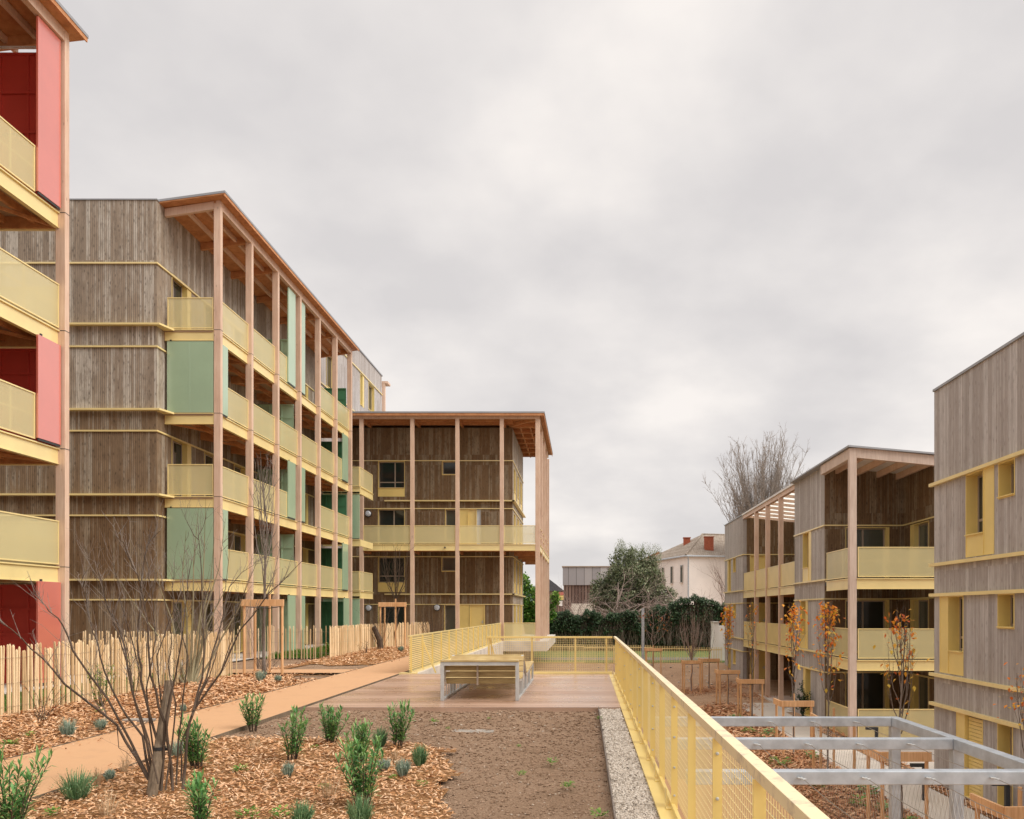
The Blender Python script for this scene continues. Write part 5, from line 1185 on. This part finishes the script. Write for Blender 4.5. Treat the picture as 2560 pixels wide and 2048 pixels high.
mb = MB(); leafcloud(mb, random.Random(5), 42000, hf, .10, .24); mb.build('foliage', 'leaf_dark', HG)
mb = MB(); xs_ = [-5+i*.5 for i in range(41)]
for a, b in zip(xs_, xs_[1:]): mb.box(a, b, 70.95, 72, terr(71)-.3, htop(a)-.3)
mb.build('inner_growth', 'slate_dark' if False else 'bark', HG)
r = random.Random(8); mb = MB()
for _ in range(330):
    x = r.uniform(-4, 13); z = terr(71)+r.uniform(0, 1.2); mb.tube([(x, 70.4+r.uniform(-.1, .3), z), (x+r.gauss(0, .2), 70.3+r.uniform(-.1, .2), z+1), (x+r.gauss(0, .35), 70.5, z+r.uniform(1.4, 2.4))], [.02, .015, .01], 3, False)
mb.build('vines', 'bark_far', HG)
# evergreen tree and thorny bare tree over the hedge
def tree(name, label, x, y, z0, blobs, n, mat, seed, s0=.14, s1=.3, trunk=.25, th=3, bare=0):
    o = thing(name, label, 'tree', loc=(x, y, z0)); r = random.Random(seed); mb = MB(); tot = sum(b[3]**2 for b in blobs)
    for bx, by, bz, br_, sq in blobs:
        for _ in range(int(n*br_**2/tot)):
            a, c_ = r.uniform(0, 6.28), r.uniform(-1, 1); s_ = math.sqrt(1-c_*c_); k = br_*(1-.5*r.random()**1.6)*(1+.5*mnoise.noise(Vector((bx+s_*math.cos(a)*2, s_*math.sin(a)*2, c_*2+seed))))
            p = Vector((bx+s_*math.cos(a)*k, by+s_*math.sin(a)*k, bz+c_*k*sq)); leaf(mb, p, Vector((r.gauss(0, 1), r.gauss(0, 1), r.gauss(.3, .8))), r.uniform(s0, s1), r.uniform(s0, s1)*.3, droop=.1)
    mb.build('crown', mat, o)
    tb = MB(); tb.tube([(x, y, z0-.2), (x+.1, y, z0+th*.5), (x, y, z0+th)], [trunk, trunk*.8, trunk*.5], 8)
    for bx, by, bz, br_, sq in blobs: tb.tube([(x, y, z0+th*.6), ((x+bx)/2, (y+by)/2, (z0+th+bz)/2), (bx, by, bz+br_*.5)], [trunk*.5, trunk*.35, .03], 5)
    tb.build('trunk', 'bark', o); return o
def P3(x, y, Y): return (x-CX)*Y/F, 1.7+(CY-y)*Y/F
def blobs_px(lst, Y): return [(P3(x, y, Y)[0], Y+dy_, P3(x, y, Y)[1], rad*Y/F, sq) for x, y, rad, sq, dy_ in lst]
tree('evergreen_tree', 'bushy green evergreen tree with spiky top behind the hedge', 3.9, 78, terr(78), blobs_px([(1548, 1412, 26, 1.5, 0), (1590, 1418, 34, 1.3, 1), (1620, 1440, 34, 1.2, 0), (1560, 1450, 46, 1.0, -1), (1530, 1470, 42, 1.0, 0), (1600, 1470, 55, .9, -1), (1550, 1510, 55, .8, -1.5), (1620, 1505, 40, 1, -1), (1640, 1450, 22, 1.2, 0), (1500, 1500, 30, 1, -1), (1490, 1470, 16, 1.2, 0), (1668, 1490, 20, 1, -1), (1575, 1395, 14, 1.8, 0), (1632, 1405, 12, 1.8, 0), (1660, 1530, 34, .8, -1.5)], 78), 30000, 'leaf_olive', 3, .16, .34, th=4)
r = random.Random(9); EV = [o for o in bpy.data.objects if o.name.startswith('evergreen_tree')][0]; mb = MB()
for _ in range(420):
    fx_ = r.uniform(1535, 1650); X_, Z_ = P3(fx_, r.uniform(1388, 1440)-14*math.exp(-((fx_-1552)/10)**2), 78); p = Vector((X_, 78+r.uniform(-1.5, 1), Z_))
    for k in range(14): leaf(mb, p+Vector((r.gauss(0, .07), r.gauss(0, .07), k*.085)), Vector((r.gauss(0, 1), r.gauss(0, 1), 1.2)), r.uniform(.1, .22)*(1-k*.04), .04)
mb.build('upright_shoots', 'leaf_olive', EV)
def grow(mb, p, d, L, rad, lvl, r, up=.1, spread=.6, k=4, nch=3):
    n = 4; pts = [p]; rs = [rad]; q = p; dd = d.normalized()
    for i in range(n):
        dd = (dd+Vector((r.gauss(0, .16), r.gauss(0, .16), r.gauss(0, .12)+up*.3))).normalized(); q = q+dd*L/n; pts.append(q); rs.append(rad*(1-.6*(i+1)/n))
    mb.tube(pts, rs, k if lvl > 1 else 3, False)
    if lvl > 0:
        for c in range(nch):
            i = r.randint(1, n); a = Vector((r.gauss(0, 1), r.gauss(0, 1), r.gauss(0, .7))).normalized(); grow(mb, pts[i], (dd+a*spread+Vector((0, 0, up))), L*r.uniform(.55, .85), rs[i]*.7, lvl-1, r, up, spread, k, nch)
def bare(name, label, x, y, z0, mat, seed, fn):
    o = thing(name, label, 'tree', loc=(x, y, z0)); mb = MB(); tb = MB(); fn(tb, mb, random.Random(seed)); tb.build('trunk', mat, o, smooth=True); mb.build('branches', mat, o); return o
def thorny(tb, mb, r):
    x, y, z = 4.6, 73.5, terr(73); tb.tube([(x, y, z-.2), (x+.2, y, z+1.5), (x+.6, y, z+3)], [.25, .2, .16], 7)
    for i in range(34):
        a = r.uniform(0, 6.28); grow(mb, Vector((x+r.uniform(-2.2, 4.2), y+r.uniform(-.6, .6), z+1.6+r.random()*2.6)), Vector((math.cos(a)*1.7+.25, math.sin(a)*.7-.3, r.uniform(0, .8))), r.uniform(1.5, 2.9), .06, 4, r, -.05, .75, 4, 3)
bare('thorny_tree', 'tangled brown bare tree in front of the white house and over the hedge', 4.6, 73.5, terr(73), 'bark_far', 4, thorny)
def vine_tree(tb, mb, r):
    x, y, z = -.5, 74, terr(73); tb.tube([(x, y, z-.2), (x+.2, y, z+2), (x, y, z+3)], [.15, .12, .09], 6)
    for i in range(6): a = r.uniform(0, 6.28); grow(mb, Vector((x, y, z+2.6)), Vector((math.cos(a), math.sin(a)*.5, .8)), r.uniform(1.6, 2.6), .05, 3, r, .05, .7, 3, 3)
bare('bare_tree', 'faint thin-branched bare tree in front of the grey clad building', -.5, 74, terr(73), 'bark_far', 5, vine_tree)
def fan(tb, mb, r):
    x, y = 18.6, 90.0; z = -1.5; tb.tube([(x, y, z), (x, y, z+4), (x+.2, y, z+7)], [.5, .42, .35], 8)
    for i in range(150):
        a = r.uniform(0, 6.28); o_ = math.sqrt(r.random())*.37; d = Vector((math.cos(a)*math.sin(o_), math.sin(a)*math.sin(o_)*.8, math.cos(o_))); L = 18.5*r.uniform(.75, 1.0)*(1-.30*(o_/.37)**2)
        p0 = Vector((x+.6, y, z+3.5+r.random()*2.5)); pts = [p0]; dd = d.copy()
        for k in range(6): dd = (dd+Vector((r.gauss(0, .05), r.gauss(0, .05), -.012))).normalized(); pts.append(pts[-1]+dd*L/6)
        mb.tube(pts, [.12, .09, .07, .055, .04, .025, .012], 3, False); twigs(mb, pts, .055, r, 40, 2.3, .4, .12, 3, 4)
bare('bare_tree', 'tall fan-shaped bare tree rising above the roofs at right', 18.6, 90, -1.5, 'bark_pale', 6, fan)
def slim(tb, mb, r):
    x, y = 14.6, 86.0; z = -1.5; tb.tube([(x, y, z), (x, y, z+4)], [.12, .08], 6)
    for i in range(14): a = r.uniform(0, 6.28); grow(mb, Vector((x, y, z+2+i*.3)), Vector((math.cos(a)*.6, math.sin(a)*.4, 1)), 2.6, .035, 2, r, .3, .45, 3, 3)
bare('bare_tree', 'slender bare tree against the white house wall', 14.6, 86, -1.5, 'bark_far', 7, slim)
tree('green_bush', 'bright green bush between the centre building and its outer columns', -4.4, 66, terr(66), blobs_px([(1320, 1500, 30, 1.3, 0), (1305, 1460, 22, 1.3, 0), (1335, 1540, 30, 1.2, 0), (1300, 1530, 30, 1.4, 0), (1385, 1495, 14, 1.2, 3), (1372, 1530, 16, 1.5, 3)], 66), 9000, 'leaf_fresh', 6, .16, .3, th=2)
# white house
HS = thing('house', 'white rendered house with hipped clay-tile roof and two red brick chimneys', 'house', loc=(14, 96, -1.6))
a0 = Vector((11.15, 90, 0)); dl = Vector((-2.65, 9.0, 0)); dr = Vector((9.0, 2.65, 0)).normalized(); e = 7.75
P0, P1, P2 = a0, a0+dl*1.5, a0+dr*13; P3_ = P2+dl*1.5
mb = MB(); n = 0; mb.v = [(p.x, p.y, z) for z in (-1.8, e-.1) for p in (P0, P1, P3_, P2)]; mb.f = [(0, 1, 5, 4), (1, 2, 6, 5), (2, 3, 7, 6), (3, 0, 4, 7), (4, 5, 6, 7)]; mb.build('wall', 'render_white', HS)
ctr = lambda t: (P0+P1)/2+dr*t
def off(p, k=.45): c_ = (P0+P3_)/2; d_ = (p-c_); d_.z = 0; return p+d_.normalized()*k
R0 = ctr(5.0); R1_ = ctr(13-3.5); zr_ = 10.75; O = [off(p) for p in (P0, P1, P3_, P2)]
mb = MB(); mb.v = [(p.x, p.y, e-.12) for p in O]+[(p.x, p.y, e) for p in O]+[(R0.x, R0.y, zr_), (R1_.x, R1_.y, zr_)]
mb.f = [(3, 2, 1, 0), (0, 1, 5, 4), (1, 2, 6, 5), (2, 3, 7, 6), (3, 0, 4, 7), (4, 5, 8), (5, 6, 9, 8), (6, 7, 9), (7, 4, 8, 9)]; rf = mb.build('roof', 'tiles', HS)
mb = MB(); mb.tube([(R0.x, R0.y, zr_), (R1_.x, R1_.y, zr_)], .13, 6); mb.tube([(O[0].x, O[0].y, e+.02), (R0.x, R0.y, zr_+.02)], .12, 6); mb.build('ridge_tiles', 'tiles', rf)
for fx_, y0_, y1_, w_, Yc in ((1717, 1366, 1346, 8, 97.5), (1772, 1374, 1344, 11, 92.5)):
    X_, Z0 = P3(fx_, y0_, Yc); Z1 = P3(fx_, y1_, Yc)[1]; hw = w_*Yc/F; mb = MB(); mb.box(X_-hw, X_+hw, Yc-.3, Yc+.3, Z0-.8, Z1); ch = mb.build('chimney', 'brick_red', HS)
    mb = MB(); mb.box(X_-hw-.06, X_+hw+.06, Yc-.36, Yc+.36, Z1+.001, Z1+.1); mb.build('chimney_cap', 'brick_red', ch)
ul = dl.normalized(); nl = Vector((-ul.y, ul.x, 0))
def on_left(s, d): p = a0+ul*s+nl*d; return p
for fx_ in (1708, 1683, 1661):
    # distance along the left wall for a pixel column
    best = min((abs((on_left(s/20, 0).x)/(on_left(s/20, 0).y)*F+CX-fx_), s/20) for s in range(0, 270))[1]
    p = on_left(best, .03); q = on_left(best+.75, .03); Z0, Z1 = 1.7+(CY-1459)*90/F+.2, 1.7+(CY-1414)*90/F+.1
    mb = MB(); i0, i1 = p-nl*.1, q-nl*.1; mb.v = [(v.x, v.y, z) for v in (p, q) for z in (Z0, Z1)]+[(v.x, v.y, z) for v in (i0, i1) for z in (Z0, Z1)]; mb.f = [(0, 2, 3, 1), (4, 5, 7, 6), (0, 1, 5, 4), (2, 6, 7, 3), (1, 3, 7, 5), (0, 4, 6, 2)]; w_ = mb.build('window', 'glass_curtain', HS)
    mb = MB(); mb.bar((p+nl*.04)[:2]+(Z0-.06,), (q+nl*.04)[:2]+(Z0-.06,), .16, .1); mb.bar((p+nl*.02)[:2]+(Z0,), (p+nl*.02)[:2]+(Z1,), .08, .08); mb.build('sill', 'concrete', w_)
mb = MB(); p = a0+Vector((-.02, -.12, 0)); mb.tube([(p.x+.15, p.y, -1.6), (p.x+.15, p.y, e-1.2), (p.x+.15, p.y-.05, e-.6), (p.x+.1, p.y-.3, e-.1)], .07, 6); mb.tube([(O[1].x, O[1].y, e-.1), (O[0].x, O[0].y, e-.1), (O[3].x, O[3].y, e-.1)], .1, 6); mb.build('gutter', 'galva', HS)
# grey clad building
GB = thing('clad_building', 'building with grey metal upper storey over brown slatted wall, left of the evergreen', 'building', loc=(2, 100, -1.6))
x0, z1 = P3(1409, 1418, 100); _, zm = P3(1409, 1463, 100); mb = MB(); mb.box(x0, 8.5, 100, 112, -1.7, zm); mb.build('lower_wall', 'slats_far', GB)
mb = MB(); mb.box(x0-.1, 8.6, 99.85, 112, zm+.001, z1); mb.build('upper_wall', 'zinc_far', GB); mb = MB(); mb.box(x0-.2, 8.7, 99.75, 112.1, z1+.001, z1+.12); mb.build('roof_edge', 'frame_taupe', GB)
SR = thing('outbuilding', 'low outbuilding with a tiled roof peeping over the hedge', 'outbuilding', loc=(.5, 84, -1.6)); xa, za = P3(1425, 1537, 84); xb, zb_ = P3(1492, 1521, 84); mb = MB(); mb.v = [(xa, 84, za), (xb, 84, za), (xb-.1, 87, zb_+.5), (xa+.1, 87, zb_+.5)]; mb.f = [(0, 1, 2, 3)]; mb.v += [(a, b, c-.15) for a, b, c in mb.v[:4]]; mb.f += [(7, 6, 5, 4), (0, 4, 5, 1), (1, 5, 6, 2), (2, 6, 7, 3), (3, 7, 4, 0)]; mb.build('roof', 'tiles', SR); mb = MB(); mb.box(xa+.1, xb-.1, 84.3, 87, -1.7, za-.16); mb.build('wall', 'render_white', SR)
PH = thing('house', 'distant house with pale red roof just visible left of the white house', 'house', loc=(11, 150, -1)); mb = MB(); xa, za = P3(1592, 1405, 150); xb, _ = P3(1690, 1405, 150); xm, zm2 = P3(1646, 1379, 150)
mb.prism([(xa, za), (xb, za), (xm, zm2)], 'y', 150, 160); mb.build('roof', 'brick_red', PH); mb = MB(); mb.box(xa+.4, xb-.4, 150.3, 159.7, -1, za-.01); mb.build('wall', 'render_white', PH)
DH = thing('house', 'far dark-roofed building with a red and yellow panel, seen between columns and grey building', 'house', loc=(-5, 130, -1)); xa, za = P3(1330, 1478, 130); xb, _ = P3(1412, 1478, 130); xm, zm2 = P3(1372, 1447, 130)
mb = MB(); mb.prism([(xa, za), (xb, za), (xm, zm2)], 'y', 130, 142); mb.build('roof', 'slate_dark', DH); mb = MB(); mb.box(xa+.2, xb-.2, 130.2, 141.8, -1.2, za-.01); mb.build('wall', 'slats_far', DH)
for a, b, c_, d_, m in ((1394, 1409, 1480, 1488, 'red'), (1394, 1409, 1489, 1500, 'yellow'), (1397, 1406, 1502, 1515, 'white')):
    X0, Z0 = P3(a, d_, 130.1); X1, Z1 = P3(b, c_, 130.1); mb = MB(); mb.box(X0, X1, 130.1, 130.19, Z0, Z1); mb.build('facade_panel', m, DH)
WW = thing('garden_wall', 'pale rendered wall end between the hedge and the right-hand row', 'wall', loc=(10, 58, terr(58))); X0, Z1 = P3(1785, 1557, 58); mb = MB(); mb.box(X0, X0+.35, 58, 59.5, terr(58)-.2, Z1); mb.box(X0+.351, X0+6, 58.2, 58.5, terr(58)-.2, Z1-.2); mb.build('wall', 'render_white', WW); mb = MB(); mb.box(X0-.05, X0+.4, 57.95, 59.55, Z1+.001, Z1+.08); mb.build('coping', 'concrete', WW)
# hills
mb = MB(); N_ = 60
for i in range(N_+1):
    x = -420+i*14; h_ = 10+9*math.exp(-((x+70)/60)**2)*1.9+3*mnoise.noise(Vector((x*.02, 0, 0)))+1.2*mnoise.noise(Vector((x*.11, 3, 0))); 
    for t, zz in ((0, -3), (18, h_*.55), (60, h_), (120, h_*.9)): mb.v.append((x, 620+t, zz))
for i in range(N_):
    for j in range(3): a = i*4+j; mb.f.append((a, a+4, a+5, a+1))
mb.build('hill', 'hill_trees', kind='structure', smooth=True)
